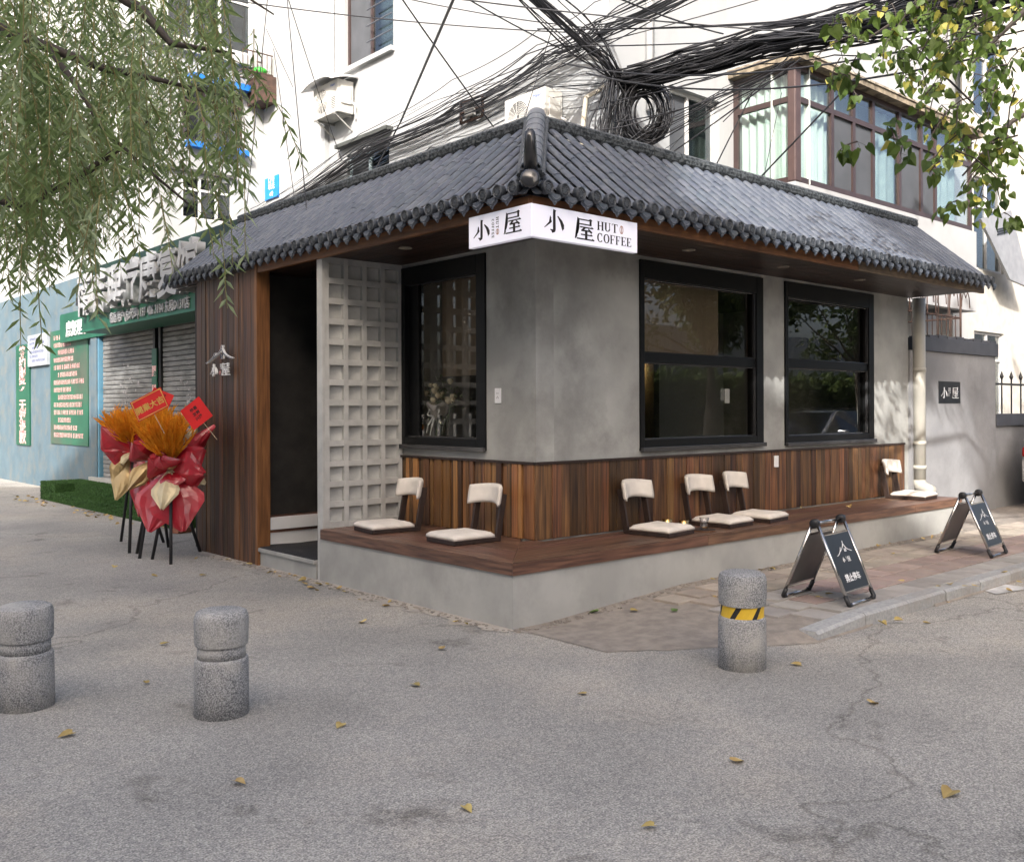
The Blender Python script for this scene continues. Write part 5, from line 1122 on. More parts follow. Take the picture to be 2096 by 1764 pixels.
for z in (2.3, 2.92, 3.68): b.tube([(6.6, 1.0, z), (10.1, 1.0, z)], .012, 5)
for z in (2.3, 2.92, 3.68): b.tube([(10.1, 1.0, z), (10.1, 2.4, z)], .012, 5)
for k in range(8): b.tube([(10.1, 1.0+k*.18, 2.2), (10.1, 1.0+k*.18, 3.7)], .009, 5)
b.build('bars', rust, cg)
sp = thing('wall_panel', 'grey slanted metal panel with vent slots at the far right', 'panel', (9.6, 1.0, 4.0)); q0 = [onY(x, y, 1.9) for x, y in ((2008, 448), (2070, 430), (2110, 590), (2068, 572))]
b = MB(); b.add([p for p in q0]+[p+Vector((.02, .06, 0)) for p in q0], [(3, 2, 1, 0), (4, 5, 6, 7), (0, 1, 5, 4), (1, 2, 6, 5), (2, 3, 7, 6), (3, 0, 4, 7)]); b.build('sheet', M('grey sheet metal', (.30, .31, .33), .5, .2), sp)
for k in range(3): a = onY(2042, 470+k*5, 1.885); b_ = onY(2066, 464+k*5, 1.885); MB().beam(a, b_, .01, .02).build('vent_slot', plastic, sp)
# ================================================================ CABLES
wire = M('black cable', (.016, .016, .018), .5, c2=(.03, .03, .034), scale=2)
def strand(P, Q, sag, n=14, jit=0, rnd=random):
    P, Q = Vector(P), Vector(Q); off = Vector((rnd.gauss(0, jit), rnd.gauss(0, jit), rnd.gauss(0, jit))); out = []
    for k in range(n+1):
        t = k/n; out.append(P.lerp(Q, t)-Vector((0, 0, sag*4*t*(1-t)))+off*math.sin(math.pi*t))
    return out
def bundle(nm, lb, pts, nst, spread, r, seed, sag=.1, wild=.12):
    rnd = random.Random(seed); b = MB(); pts = [Vector(p) for p in pts]
    for k in range(nst):
        ob = Vector((rnd.gauss(0, 1), rnd.gauss(0, 1), rnd.gauss(0, 1))); o0 = [(ob*.8+Vector((rnd.gauss(0, 1), rnd.gauss(0, 1), rnd.gauss(0, 1)))*.28)*spread[i] for i in range(len(pts))]
        P = [p+o for p, o in zip(pts, o0)]; path = []
        sg_ = abs(rnd.gauss(0, sag)); 
        for i in range(len(P)-1):
            n = 8
            for j in range(n+(i == len(P)-2)):
                t = j/n; p = [P[max(i-1, 0)], P[i], P[i+1], P[min(i+2, len(P)-1)]]
                c = .5*((2*p[1])+(-p[0]+p[2])*t+(2*p[0]-5*p[1]+4*p[2]-p[3])*t*t+(-p[0]+3*p[1]-3*p[2]+p[3])*t**3); path.append(c-Vector((0, 0, sg_*4*t*(1-t))))
        b.tube(path, r*rnd.uniform(.4, 1.15), 5, False)
    o = b.build(nm, wire, None, smooth=True); tag(o, lb, 'cable bundle'); return o
PX0 = Vector((AX-.12, AY+.05, 6.25))       # junction on the corner of the block
J = onX(1268, 160, AX-.1); J = Vector((AX-.1, AY-.05, 6.3)); J = atD(1268, 165, 11.8)
far = [atD(1400, 132, 11.4), atD(1560, 88, 10.8), atD(1720, 55, 10.0), atD(1880, 22, 9.0), atD(2200, -60, 7.4)]
bundle('cable_bundle', 'thick black cable bundle rising from the block corner over the balcony', [J]+far, 84, [.06, .09, .10, .12, .13, .13], .011, 1, .04)
lo_ = [onX(440, 455, 3.3), onX(560, 425, AX-.1), onX(760, 305, AX-.1), onX(960, 215, AX-.1), onX(1130, 120, AX-.12), onX(1240, 60, AX-.3), onX(1500, -70, AX-2.0)]
bundle('cable_bundle', 'cable bundle strung along the white left facade above the tiled roof', lo_, 26, [.05, .06, .09, .12, .12, .1, .1], .009, 2, .06)
bundle('cable_bundle', 'loose cables drooping below the facade bundle over the left roof', [onX(500, 470, 3.3), onX(700, 345, AX-.08), onX(900, 265, AX-.08), onX(1090, 180, AX-.1), J], 18, [.1, .18, .25, .22, .05], .006, 3, .12)
bundle('cable_bundle', 'black cable bundle dropping from the top of the block to the corner junction', [atD(1040, -60, 10.6), atD(1175, 60, 11.4), atD(1225, 105, 11.6), atD(1250, 140, 11.7), J], 26, [.08, .10, .10, .06, .04], .010, 4, .02)
bundle('cable_bundle', 'curtain of black cables hanging behind the roof ridge', [J+Vector((-.1, 0, .0)), atD(1258, 205, 11.75), atD(1245, 260, 11.7), atD(1240, 320, 11.7)], 34, [.05, .12, .13, .10], .010, 5, .0)
bundle('cable_bundle', 'fan of thin cables running from the junction down towards the roof', [atD(1620, 130, 10.5), atD(1480, 200, 11), atD(1350, 270, 11.5), atD(1240, 330, 11.6)], 12, [.05, .10, .2, .3], .007, 6, .03)
# coil
cl = thing('cable_coil', 'big coil of black cable hanging below the junction', 'cable coil', atD(1318, 230, 11.8)); cc = atD(1318, 232, 11.8); b = MB(); rnd = random.Random(4)
for k in range(46):
    r = rnd.uniform(.20, .36); o_ = Vector((rnd.gauss(0, .05), rnd.gauss(0, .05), rnd.gauss(0, .012))); tl = rnd.gauss(0, .10)
    b.tube([cc+o_+RGT*math.cos(a*.2992)*r*.82+UP*math.sin(a*.2992)*r*1.12+FWD*(tl*math.cos(a*.3)+rnd.gauss(0, .004)) for a in range(22)], .010, 5, False)
b.build('loops', wire, cl, smooth=True); MB().tube([cc+UP*.36, cc+UP*.55-RGT*.1, J], .012, 5).build('tie', wire, cl)
cdt = thing('conduit', 'bent cream conduit arching from the junction down the wall', 'pipe', atD(1250, 180, 13.9)); MB().tube([atD(1268, 165, 11.9), atD(1238, 178, 11.95), atD(1200, 200, 12), atD(1192, 270, 12), atD(1192, 330, 12)], .035, 8).build('tube', M('cream conduit', (.52, .47, .38), .6), cdt, smooth=True)
mtb = thing('meter_frame', 'small rusty frame with meters on the white facade among cables', 'meter frame', onX(965, 222, AX-.05)); p = onX(965, 225, AX-.05); b = MB()
for a, c in (((-.25, -.15), (.25, -.15)), ((-.25, .15), (.25, .15)), ((-.25, -.15), (-.25, .15)), ((.25, -.15), (.25, .15)), ((0, -.15), (0, .15)), ((-.25, 0), (.25, 0))): b.beam(p+Vector((0, a[0], a[1])), p+Vector((0, c[0], c[1])), .03, .03)
b.build('rails', rust, mtb); bx('meter', (p.x-.05, p.y-.1, p.z-.1), (p.x, p.y+.1, p.z+.1), M('grey meter', (.4, .4, .38), .5), mtb)
# single wires (pixel, depth) -> (pixel, depth)
WR = [((915, 30, 9.0), (820, 250, 15), .0, .016), ((820, 250, 15), (770, 345, 15.5), .0, .012), ((545, 20, 14), (500, 470, 16), .05, .007), ((590, 20, 12), (640, 560, 9.3), .02, .006), ((600, 25, 12), (700, 330, 16), .05, .006), ((560, 100, 14), (610, 460, 14), 0, .006),
      ((840, 20, 10), (1010, 260, 11.6), .02, .009), ((1240, 15, 10.0), (1750, 75, 9.0), .1, .008), ((1100, 60, 11.6), (1600, 20, 9.0), .12, .009), ((1150, 130, 11.6), (2080, 50, 7.0), .25, .009), ((1200, 150, 11.6), (2080, 100, 7.0), .25, .010), ((1130, 95, 11.6), (1900, 10, 9.0), .2, .008), ((1350, 20, 9.0), (1480, 70, 10.88), .05, .009),
      ((860, 30, 11.0), (1240, 70, 11.6), .1, .007), ((1020, 25, 10.0), (1190, 120, 11.6), .05, .008), ((1830, 55, 8.0), (1995, 215, 8.82), 0, .010), ((1760, 150, 9.76), (1550, 370, 10.6), 0, .010), ((1050, 30, 11.0), (1230, 60, 11.6), .05, .006), ((1240, 210, 11.6), (1640, 100, 10.24), .06, .008), ((1260, 250, 11.6), (1600, 140, 10.4), .1, .008), ((1350, 330, 11.4), (1640, 120, 10.24), .02, .009), ((1450, 370, 11.0), (1540, 190, 10.64), 0, .008), ((1600, 190, 10.4), (1560, 380, 10.56), .0, .004), ((1060, 285, 11.6), (1130, 60, 11.6), .0, .006), ((1130, 110, 11.6), (1430, 25, 11.0), .06, .007), ((1000, 190, 11.6), (1330, 20, 10.0), .15, .007), ((1250, 60, 11.6), (1700, 20, 9.0), .1, .007), ((1480, 250, 10.88), (1640, 90, 10.24), .0, .006), ((545, 60, 14), (600, 180, 14), .0, .005)]
def offtop(a, c):
    if a[1] > 40: return a
    k = (a[1]+90)/(c[1]-a[1]) if c[1]-a[1] > 15 else 1.2; k = min(k, 1.6); return (a[0]-(c[0]-a[0])*k, a[1]-(c[1]-a[1])*k, max(6, a[2]-(c[2]-a[2])*k*.4))
for (a, c, sg_, r) in WR:
    a, c = offtop(a, c), offtop(c, a)
    b = MB(); b.tube(strand(atD(*a), atD(*c), sg_, 16), r, 5, False); o = b.build('overhead_wire', wire, None, smooth=True); tag(o, 'single thin black wire crossing in front of the white block', 'wire', 'single overhead wires')
# ================================================================ TREES
bark = M('grey bark', (.10, .085, .07), .9, c2=(.05, .042, .035), scale=8, stretch=(3, 3, .6), detail=7, bump=.8, bscale=14)
twig_m = M('twig bark', (.045, .035, .028), .8)
def leafmat(n, c, c2, tr=.35): return M(n, c, .5, c2=c2, scale=2.2, detail=3, trans=tr, spec=.35, lo=.3, hi=.7)
wl_m = leafmat('willow leaf', (.225, .30, .11), (.12, .175, .062), .42); wl_m2 = leafmat('silvery willow leaf', (.36, .425, .23), (.21, .27, .14), .42); pl_m = leafmat('poplar leaf', (.12, .175, .03), (.045, .085, .018)); pl_y = leafmat('yellowing poplar leaf', (.42, .36, .06), (.2, .22, .05)); bulk_m = leafmat('street tree leaf', (.09, .13, .03), (.04, .07, .018))
def add_leaf(b, p, d, L, W_, up, fold=.25):
    d = d.normalized(); s = d.cross(up)
    s = s.normalized() if s.length > 1e-4 else Vector((1, 0, 0)); n = s.cross(d); m = p+d*L*.42; k = len(b.v)
    b.v += [tuple(p), tuple(m+s*W_/2+n*W_*fold), tuple(m-n*0), tuple(m-s*W_/2+n*W_*fold), tuple(p+d*L-n*L*.08)]
    b.f += [(k, k+1, k+2), (k, k+2, k+3), (k+1, k+4, k+2), (k+2, k+4, k+3)]
def limb(b, pts, r0, r1, n=8):
    N_ = len(pts); b.tube(pts, [r0+(r1-r0)*i/(N_-1) for i in range(N_)], n)
wil = thing('willow_tree', 'weeping willow with hanging grey green fronds over the side street', 'tree', (-6.1, 3.2, 0)); rnd = random.Random(11)
tk = MB(); limb(tk, [(-6.1, 3.2, -.1), (-6.05, 3.15, 1.5), (-5.9, 3.2, 3.0), (-5.5, 3.3, 4.4)], .26, .17, 12); tk.build('trunk', bark, wil, smooth=True)
T0 = Vector((-5.5, 3.3, 4.4)); bm2 = MB()
BR = [[T0, atD(-150, -40, 6.8), atD(35, 75, 6.2), atD(100, 98, 6.0), atD(210, 140, 6.0), atD(330, 165, 5.8), atD(470, 200, 5.6)], [atD(100, 98, 6), atD(170, 195, 5.8), atD(205, 255, 5.7), atD(270, 320, 5.6), atD(400, 430, 5.4)], [T0, atD(-200, 350, 7), atD(40, 420, 6.4), atD(160, 365, 6.1), atD(250, 300, 6), atD(310, 240, 6)],
      [T0, atD(0, -150, 6.4), atD(290, 20, 5.6), atD(350, 90, 5.5), atD(480, 110, 5.3)], [T0, atD(-350, -200, 8), atD(100, -120, 8), atD(420, -60, 7.4), atD(560, 30, 7)], [T0, (-5, 4.2, 6), (-3.4, 5.2, 7.2), (-2, 5.6, 7.4)], [T0, (-6.5, 4.5, 6.4), (-6.8, 6.5, 7.4)], [T0, (-6.6, 2, 6.2), (-7.4, .6, 7)]]
for q in BR: limb(bm2, [Vector(p) for p in q], .06 if q[0] == T0 else .022, .006, 6)
bm2.build('branch', twig_m, wil, smooth=True)
lv = MB(); lv2 = MB(); tw = MB()
def frond(B, L, drift, ls, step, r=.0028):
    n_ = max(4, int(L/.09)); pts = []; p = B.copy(); d = Vector((drift.x, drift.y, -.35))
    for k in range(n_+1):
        pts.append(p.copy()); d = d*.82+Vector((rnd.gauss(0, .05), rnd.gauss(0, .05), -.30)); p = p+d.normalized()*(L/n_)
    tw.tube(pts, [r*1.5]+[r]*(n_-1)+[r*.5], 3, False); t = .0; a = rnd.uniform(0, 6); sel = lv if rnd.random() < .62 else lv2
    while t < L:
        i = min(int(t/L*n_), n_-1); f = t/L*n_-i; q = pts[i].lerp(pts[i+1], f); ax = (pts[i+1]-pts[i]).normalized(); a += 2.4; o = Vector((math.cos(a), math.sin(a), rnd.uniform(-.5, .4)))
        add_leaf(sel, q, ax*.55+o*.85+Vector((0, 0, -.28)), ls*rnd.uniform(.65, 1.2), ls*rnd.uniform(.15, .22), Vector((rnd.gauss(0, 1), rnd.gauss(0, 1), rnd.gauss(0, .5)))); t += step*rnd.uniform(.7, 1.4)
def low(px_):
    for a, v in ((-60, 520), (20, 600), (60, 570), (120, 560), (160, 500), (215, 545), (250, 430), (300, 390), (340, 390), (400, 380), (470, 400), (530, 330)):
        if px_ < a: return v
    return 200
for k in range(370):
    u = rnd.random(); px_ = -140+u*470 if rnd.random() < .93 else rnd.uniform(340, 470); d = rnd.uniform(4.6, 10.5); y0 = rnd.uniform(-160, 400); lm_ = low(px_)+rnd.gauss(0, 25)
    if px_ > 330: y0 = rnd.uniform(-200, 160)
    L = min(rnd.uniform(.6, 1.5), (lm_-y0)/FPX*d)
    if L < .25: continue
    frond(atD(px_, y0, d), L, Vector((rnd.gauss(.28, .5), rnd.gauss(-.15, .5), 0)), rnd.uniform(.09, .135), .024)
for k in range(150):          # a far, finer layer of the crown
    d = rnd.uniform(9, 12.5); px_ = rnd.uniform(-140, 330); y0 = rnd.uniform(120, 470); L = min(rnd.uniform(.8, 1.8), (low(px_)-30-y0)/FPX*d)
    if L > .3: frond(atD(px_, y0, d), L, Vector((rnd.gauss(0, .3), rnd.gauss(0, .3), 0)), .085, .019)
for (px_, y0, d, L) in ((478, 120, 4.8, 1.0), (440, 40, 5.0, .8), (520, 60, 5.3, .6), (205, 400, 4.4, .62), (190, 420, 4.3, .45), (330, 400, 4.7, .4), (410, 410, 4.8, .3), (450, 470, 5.0, .42), (470, 440, 5.2, .3), (350, 120, 4.9, .9), (400, 150, 5.0, .7), (80, 520, 4.5, .45), (45, 500, 4.6, .5), (420, 330, 5.0, .4), (470, 250, 5.1, .5), (160, 460, 4.4, .4)): frond(atD(px_, y0, d), L, Vector((rnd.gauss(.1, .15), rnd.gauss(0, .15), 0)), .10, .026)
for k in range(260):          # the rest of the crown, out of frame
    p = Vector((rnd.gauss(-6.8, 1.9), rnd.gauss(4.2, 2.2), rnd.uniform(4.2, 8.6))); frond(p, rnd.uniform(1, 2.4), Vector((rnd.gauss(0, .5), rnd.gauss(0, .5), 0)), .20, .10)
lv.build('foliage', wl_m, wil); lv2.build('foliage', wl_m2, wil); tw.build('fronds', M('willow frond', (.22, .19, .07), .7), wil)
# ---------------------------------------------------------------- poplar at the right
pop = thing('poplar_tree', 'poplar with hanging heart shaped leaves, some yellowing, at the right', 'tree', (5.2, -6.5, 0)); rnd = random.Random(23)
tk = MB(); limb(tk, [(5.2, -6.5, -.1), (5.15, -6.45, 2), (5.0, -6.2, 4.5), (4.9, -6.0, 7)], .22, .12, 12); tk.build('trunk', bark, pop, smooth=True)
T1 = Vector((5.0, -6.2, 4.8)); pb = MB(); L1 = MB(); L2 = MB()
def heart(b, p, d, S, up):
    d = d.normalized(); s = d.cross(up); s = s.normalized() if s.length > 1e-4 else Vector((1, 0, 0)); n = s.cross(d); k = len(b.v)
    prof = [(0, .06), (.34, -.06), (.52, .2), (.40, .58), (0, 1.12), (-.40, .58), (-.52, .2), (-.34, -.06)]
    b.v += [tuple(p+d*.35*S-n*.05*S)]+[tuple(p+d*v*S+s*u*S+n*(abs(u)*.28*S-(v > 1)*.1*S)) for u, v in prof]; b.f += [(k, k+1+i, k+1+(i+1) % 8) for i in range(8)]
def spray(B, L, drift, S, dens=1):
    n_ = max(3, int(L/.1)); p = B.copy(); d = Vector((drift.x, drift.y, drift.z)); pts = []
    for k in range(n_+1): pts.append(p.copy()); d = d*.85+Vector((rnd.gauss(0, .10), rnd.gauss(0, .10), -.16)); p = p+d.normalized()*(L/n_)
    pb.tube(pts, [.006]+[.0042]*(n_-1)+[.002], 4, False)
    for k in range(n_+1):
        for j in range(int(rnd.choice((1, 2, 2, 3))*dens)):
            q = pts[k]; st = Vector((rnd.gauss(0, 1), rnd.gauss(0, 1), rnd.gauss(-.6, .6))).normalized()*rnd.uniform(.03, .07); e = q+st; pb.tube([q, e], .0012, 3, False)
            heart(L1 if rnd.random() < .87 else L2, e, st*.5+Vector((rnd.gauss(0, .02), rnd.gauss(0, .02), -.045)), S*rnd.uniform(.6, 1.15), Vector((rnd.gauss(0, 1), rnd.gauss(0, 1), rnd.gauss(0, 1))))
limbs = [[T1, atD(2500, -300, 6.6), atD(2200, -80, 6.5), atD(2060, 60, 6.5), atD(1990, 130, 6.6)], [T1, atD(2400, -450, 7), atD(2050, -150, 7.2), atD(1900, 0, 7.4), atD(1760, 90, 7.5)], [T1, atD(2600, 100, 6.6), atD(2250, 150, 6.4), atD(2070, 250, 6.3), atD(1970, 360, 6.3)], [T1, (4, -5.6, 7), (3, -5, 8.2)], [T1, (5.8, -7, 7), (6.4, -7.6, 9)], [T1, (5.8, -5.2, 7), (7, -4.6, 8.4)]]
for q in limbs: limb(pb, [Vector(p) for p in q], .05, .006, 6)
SPR = [(1722, 60), (1745, 75), (1760, 90), (1790, 50), (1810, 70), (1830, 30), (1850, 95), (1700, 95), (1870, 110), (1890, 40), (1905, 120), (1925, 60), (1945, 140), (1960, 30), (1975, 110), (1990, 60), (2005, 150), (2020, 40), (2035, 110), (2050, 70), (2060, 150), (1880, 170), (1915, 200), (1950, 230), (1985, 210), (2015, 230), (2040, 220), (1860, 200), (1835, 140), (1795, 120), (2055, 290), (2030, 300), (1975, 280), (1930, 270), (1995, 330), (2050, 340), (1965, 345), (1730, 150), (1920, 160), (2000, 110), (2045, 190), (2070, 60), (2085, 130), (2080, 220), (2075, 310), (2045, 400), (1880, 15), (1940, 0), (2000, 0), (2060, 0)]
for (x, y) in SPR:
    for j in range(2 if x > 1870 else 1):
        d = rnd.uniform(5.8, 8.2); up_ = y < 130 and x > 1850; spray(atD(x+rnd.gauss(0, 10), y-rnd.uniform(10, 45), d), rnd.uniform(.18, .46), Vector((rnd.gauss(-.25, .35), rnd.gauss(.1, .35), rnd.gauss(-.1, .25))), .066, 1.4 if not up_ else 1.8)
for (x, y) in ((1715, 170), (1760, 130), (1740, 200), (1755, 310), (1820, 275), (1850, 310), (1720, 60), (1945, 320), (1925, 350), (2055, 455), (2010, 420), (1960, 430)): spray(atD(x, y-20, rnd.uniform(6, 7.5)), .12, Vector((rnd.gauss(0, .5), rnd.gauss(0, .5), 0)), .085)
for k in range(420):
    p = Vector((rnd.gauss(5.0, 1.5), rnd.gauss(-6.4, 1.5), rnd.uniform(5.2, 9.5))); spray(p, .5, Vector((rnd.gauss(0, 1), rnd.gauss(0, 1), rnd.gauss(0, .5))), .20, .5)
L1.build('foliage', pl_m, pop); L2.build('foliage', pl_y, pop); pb.build('branches', twig_m, pop)
# ---------------------------------------------------------------- street trees behind the camera (they shade the cafe and show in its windows)
def street_tree(p, H_, Rc, hc, nleaf, seed, lb, ls=.28, squash=1.0):
    rn = random.Random(seed); t = thing('street_tree', lb, 'tree', (p[0], p[1], 0), 'street trees across the road'); b = MB(); limb(b, [(p[0], p[1], -.1), (p[0]+.1, p[1], H_*.35), (p[0], p[1]+.1, H_*.8)], .22, .07, 9)
    cl_ = [(Vector((p[0], p[1], hc))+Vector((rn.gauss(0, .5), rn.gauss(0, .5), rn.gauss(0, .5)*squash))*Rc, Rc*rn.uniform(.25, .5)) for _ in range(16)]
    for c, r in cl_: b.tube([(p[0], p[1], hc-Rc*.8*squash), c], [.05, .015], 5, False)
    b.build('trunk', bark, t, smooth=True); k = MB()
    for i in range(nleaf):
        c, r = rn.choice(cl_); o = Vector((rn.gauss(0, 1), rn.gauss(0, 1), rn.gauss(0, 1))).normalized()*r*rn.random()**.4; d = Vector((rn.gauss(0, 1), rn.gauss(0, 1), rn.gauss(-.5, .8))); add_leaf(k, c+o, d, ls*rn.uniform(.6, 1.2), ls*.6, Vector((rn.gauss(0, 1), rn.gauss(0, 1), rn.gauss(0, 1))))
    k.build('crown', bulk_m, t)
SH = Vector((-.79, -.61, 0)); PU = Vector((.61, -.79, 0))
def su(a, u): q = SH*a+PU*u; return (q.x, q.y)
street_tree(su(12, 5.4), 14.5, 2.1, 14.0, 4200, 1, 'tall thin street tree on the far pavement, behind the viewer', .26)
street_tree((13, -11.5), 7, 2.6, 6.4, 3000, 3, 'round street tree by the long white house across the road', .3)
street_tree((21, -11.5), 8, 3.0, 7.0, 3000, 4, 'street tree farther along the road opposite the cafe', .3)
street_tree((17, -10.9), 5.2, 2.2, 4.6, 3000, 7, 'low bushy street tree before the long white house', .24)
street_tree((25.5, -11), 5.5, 2.4, 4.8, 3000, 8, 'low bushy street tree past the silver car', .24)
street_tree((7.5, -12), 7, 2.4, 6.6, 2600, 5, 'street tree opposite the cafe windows across the road', .3)
# ---------------------------------------------------------------- added shade block behind the camera, house across the road
opp = thing('shade_block', 'tall grey block added unseen behind the viewer to shade the cafe', 'building', (-18, -14, 0)); om = M('pale grey render', (.5, .5, .48), .8)  # unseen block added to keep sun off the cafe and forecourt
def prism_au(a0, a1, u0, u1, h, nm):
    c = [SH*a0+PU*u0, SH*a1+PU*u0, SH*a1+PU*u1, SH*a0+PU*u1]; b = MB(); b.prism([(q.x, q.y) for q in c], lambda x, y, z: (x, y, z), 0, h); return b.build(nm, om, opp, fix=True)
prism_au(22, 33, -21, 1.15, 20.8, 'tall_part'); prism_au(22, 33, 1.16, 3.2, 18.0, 'middle_part'); prism_au(22, 33, 3.21, 9, 17.2, 'lower_part')  # heights stepped to shape the shadow edge on the cafe roof
for i in range(7):
    for j in range(6):
        u = -19+i*2.8; c = SH*21.98+PU*u; b = MB(); q = [c-PU*.8, c+PU*.8]; b.add([(*q[0][:2], 1.2+j*3.1), (*q[1][:2], 1.2+j*3.1), (*q[1][:2], 2.8+j*3.1), (*q[0][:2], 2.8+j*3.1)], [(0, 1, 2, 3)]); b.build('window', roomdark, opp)
lh = thing('long_house', 'long white house across the road reflected in the cafe windows', 'building', (18, -18, 0)); mO = frame((46, -17, 0), (-1, 0, 0), (0, 0, 1)); hs_ = [(3+i*4, 5+i*4, 1.2+j*3, 2.8+j*3) for i in range(11) for j in range(1)]
wallholes('front_wall', mO, 52, 4.4, hs_, white_w, lh)
for u0, u1, v0, v1 in hs_: k = MB(); k.prism(R4(u0, v0, u1, v1), planefn(mO), -.22, -.2); k.build('window', roomdark, lh)
bx('roof_slab', (-6, -28, 4.4), (46, -17, 4.6), white_w, lh); bx('rear_wall', (-6, -28, 0), (46, -27.8, 4.4), white_w, lh)
fen = thing('railing_fence', 'dark railing fence across the road reflected in the cafe windows', 'fence', (12, -12.5, 0)); b = MB()
for k in range(90): b.tube([(3+k*.3, -12.6, 0), (3+k*.3, -12.6, 1.7)], .014, 4)
for z in (.2, 1.5): b.beam((2.9, -12.6, z), (30, -12.6, z), .04, .04)
b.build('bars', plastic, fen)
hg = thing('hedge', 'dark green hedge added across the road to darken the window reflections', 'hedge', (18, -13.6, 0)); rn = random.Random(9); k = MB()  # hedge added so the lower cafe panes reflect something dark
for i in range(9000):
    p = Vector((rn.uniform(3, 42), -13.6+rn.uniform(-.5, .5), 2.7*rn.random()**.8)); add_leaf(k, p, Vector((rn.gauss(0, 1), rn.gauss(.6, 1), rn.gauss(.3, 1))), .32, .2, Vector((rn.gauss(0, 1), rn.gauss(0, 1), rn.gauss(0, 1))))
k.build('foliage', bulk_m, hg); bx('core', (3, -13.9, 0), (42, -13.5, 2.5), M('hedge core', (.03, .045, .02), .9), hg)
# ---------------------------------------------------------------- cars
def make_car(nm, lb, paint_c, loc, rz):
    t = thing(nm, lb, 'car'); pm_ = M(lb[:18]+' paint', paint_c, .25, .2, spec=.6, coat=.8); gk = M('car glass', (.015, .017, .02), .05, spec=.8)
    prof = [(-2.25, .45, .62, .70), (-2.2, .28, .80, .78), (-1.9, .22, .93, .85), (-1.2, .2, .98, .88), (-.4, .2, .98, .89), (.6, .2, .97, .89), (1.2, .2, .90, .88), (1.9, .22, .76, .82), (2.2, .30, .62, .72), (2.26, .42, .52, .64)]
    b = MB(); n = 12; vs = []
    for x, z0, z1, hw in prof:
        for k in range(n):
            a = 2*math.pi*k/n+math.pi/n; c, s = math.cos(a), math.sin(a); sg2 = lambda v, e: math.copysign(abs(v)**e, v); vs.append((x, hw*sg2(c, .45), (z0+z1)/2+(z1-z0)/2*sg2(s, .5)))
    b.add(vs, [(i*n+k, i*n+(k+1) % n, (i+1)*n+(k+1) % n, (i+1)*n+k) for i in range(len(prof)-1) for k in range(n)]+[tuple(range(n-1, -1, -1)), tuple((len(prof)-1)*n+k for k in range(n))]); body = b.build('body', pm_, t, smooth=True)
    cab = [(-2.0, .93, .72, .93), (-1.25, .96, .62, 1.38), (-.3, .97, .60, 1.46), (.5, .97, .61, 1.40), (1.35, .90, .74, .92)]
    b = MB(); vs = []
    for x, z0, hw, z1 in cab: vs += [(x, -.80, z0), (x, -hw, z1), (x, hw, z1), (x, .80, z0)]
    b.add(vs, [(i*4+k, i*4+k+1, (i+1)*4+k+1, (i+1)*4+k) for i in range(4) for k in range(3)]); b.build('windows', gk, t, smooth=False)
    b = MB(); b.grid(lambda u, v: (-1.25+u*1.72, (-.60+1.2*v), 1.395+.075*math.sin(math.pi*min(1, u*.9+.1))-.05*abs(2*v-1)**4), 8, 6); b.build('roof', pm_, t, smooth=True)
    for s in (-1, 1):
        for xs2 in ((-1.95, -1.22), (.48, 1.36)):
            q = MB(); q.beam((xs2[0], s*.79, .94), (xs2[1], s*.61 if xs2[0] < 0 else s*.80, 1.38 if xs2[0] < 0 else .93), .06, .06) if xs2[0] < 0 else q.beam((.48, s*.615, 1.40), (1.36, s*.77, .92), .06, .06); q.build('pillar', pm_, t)
        for x in (-1.35, 1.35):
            wh = MB().lathe([(.19, -.1), (.30, -.1), (.325, -.07), (.325, .07), (.30, .1), (.19, .1)], (x, s*.80, .325), 24, (0, 1, 0)).build('wheel', plastic, t, smooth=True)
            MB().lathe([(0, .0), (.05, .02), (.19, .03), (.2, 0), (.19, -.03), (0, -.02)], (x, s*.86, .325), 18, (0, s, 0)).build('rim', chrome, wh)
        MB().obox((2.12, s*.55, .64), (.14, .34, .12), Matrix.Rotation(-s*.35, 3, 'Z')).build('headlight', M('headlight', (.7, .7, .72), .1), t, bevel=.03); MB().obox((-2.17, s*.62, .80), (.12, .30, .14), Matrix.Rotation(s*.3, 3, 'Z')).build('tail_light', M('tail light red', (.4, .01, .01), .15), t, bevel=.03)
        MB().obox((.75, s*.95, .98), (.12, .18, .12), Matrix.Identity(3)).build('mirror', pm_, t, bevel=.03)
    bx('grille', (2.2, -.4, .42), (2.262, .4, .56), plastic, t)
    t.location = loc; t.rotation_euler = (0, 0, rz); return t
make_car('parked_car', 'silver saloon car parked across the road, reflected in the cafe window', (.5, .51, .53), (15.2, -6.3, 0), math.pi)
cp = onZ(2052, 1003, PZ); make_car('parked_car', 'white car parked beyond the grey yard wall at the right edge', (.75, .75, .74), (onY(2050, 950, -.1).x+2.3, -1.0, PZ+.01), rad(3))
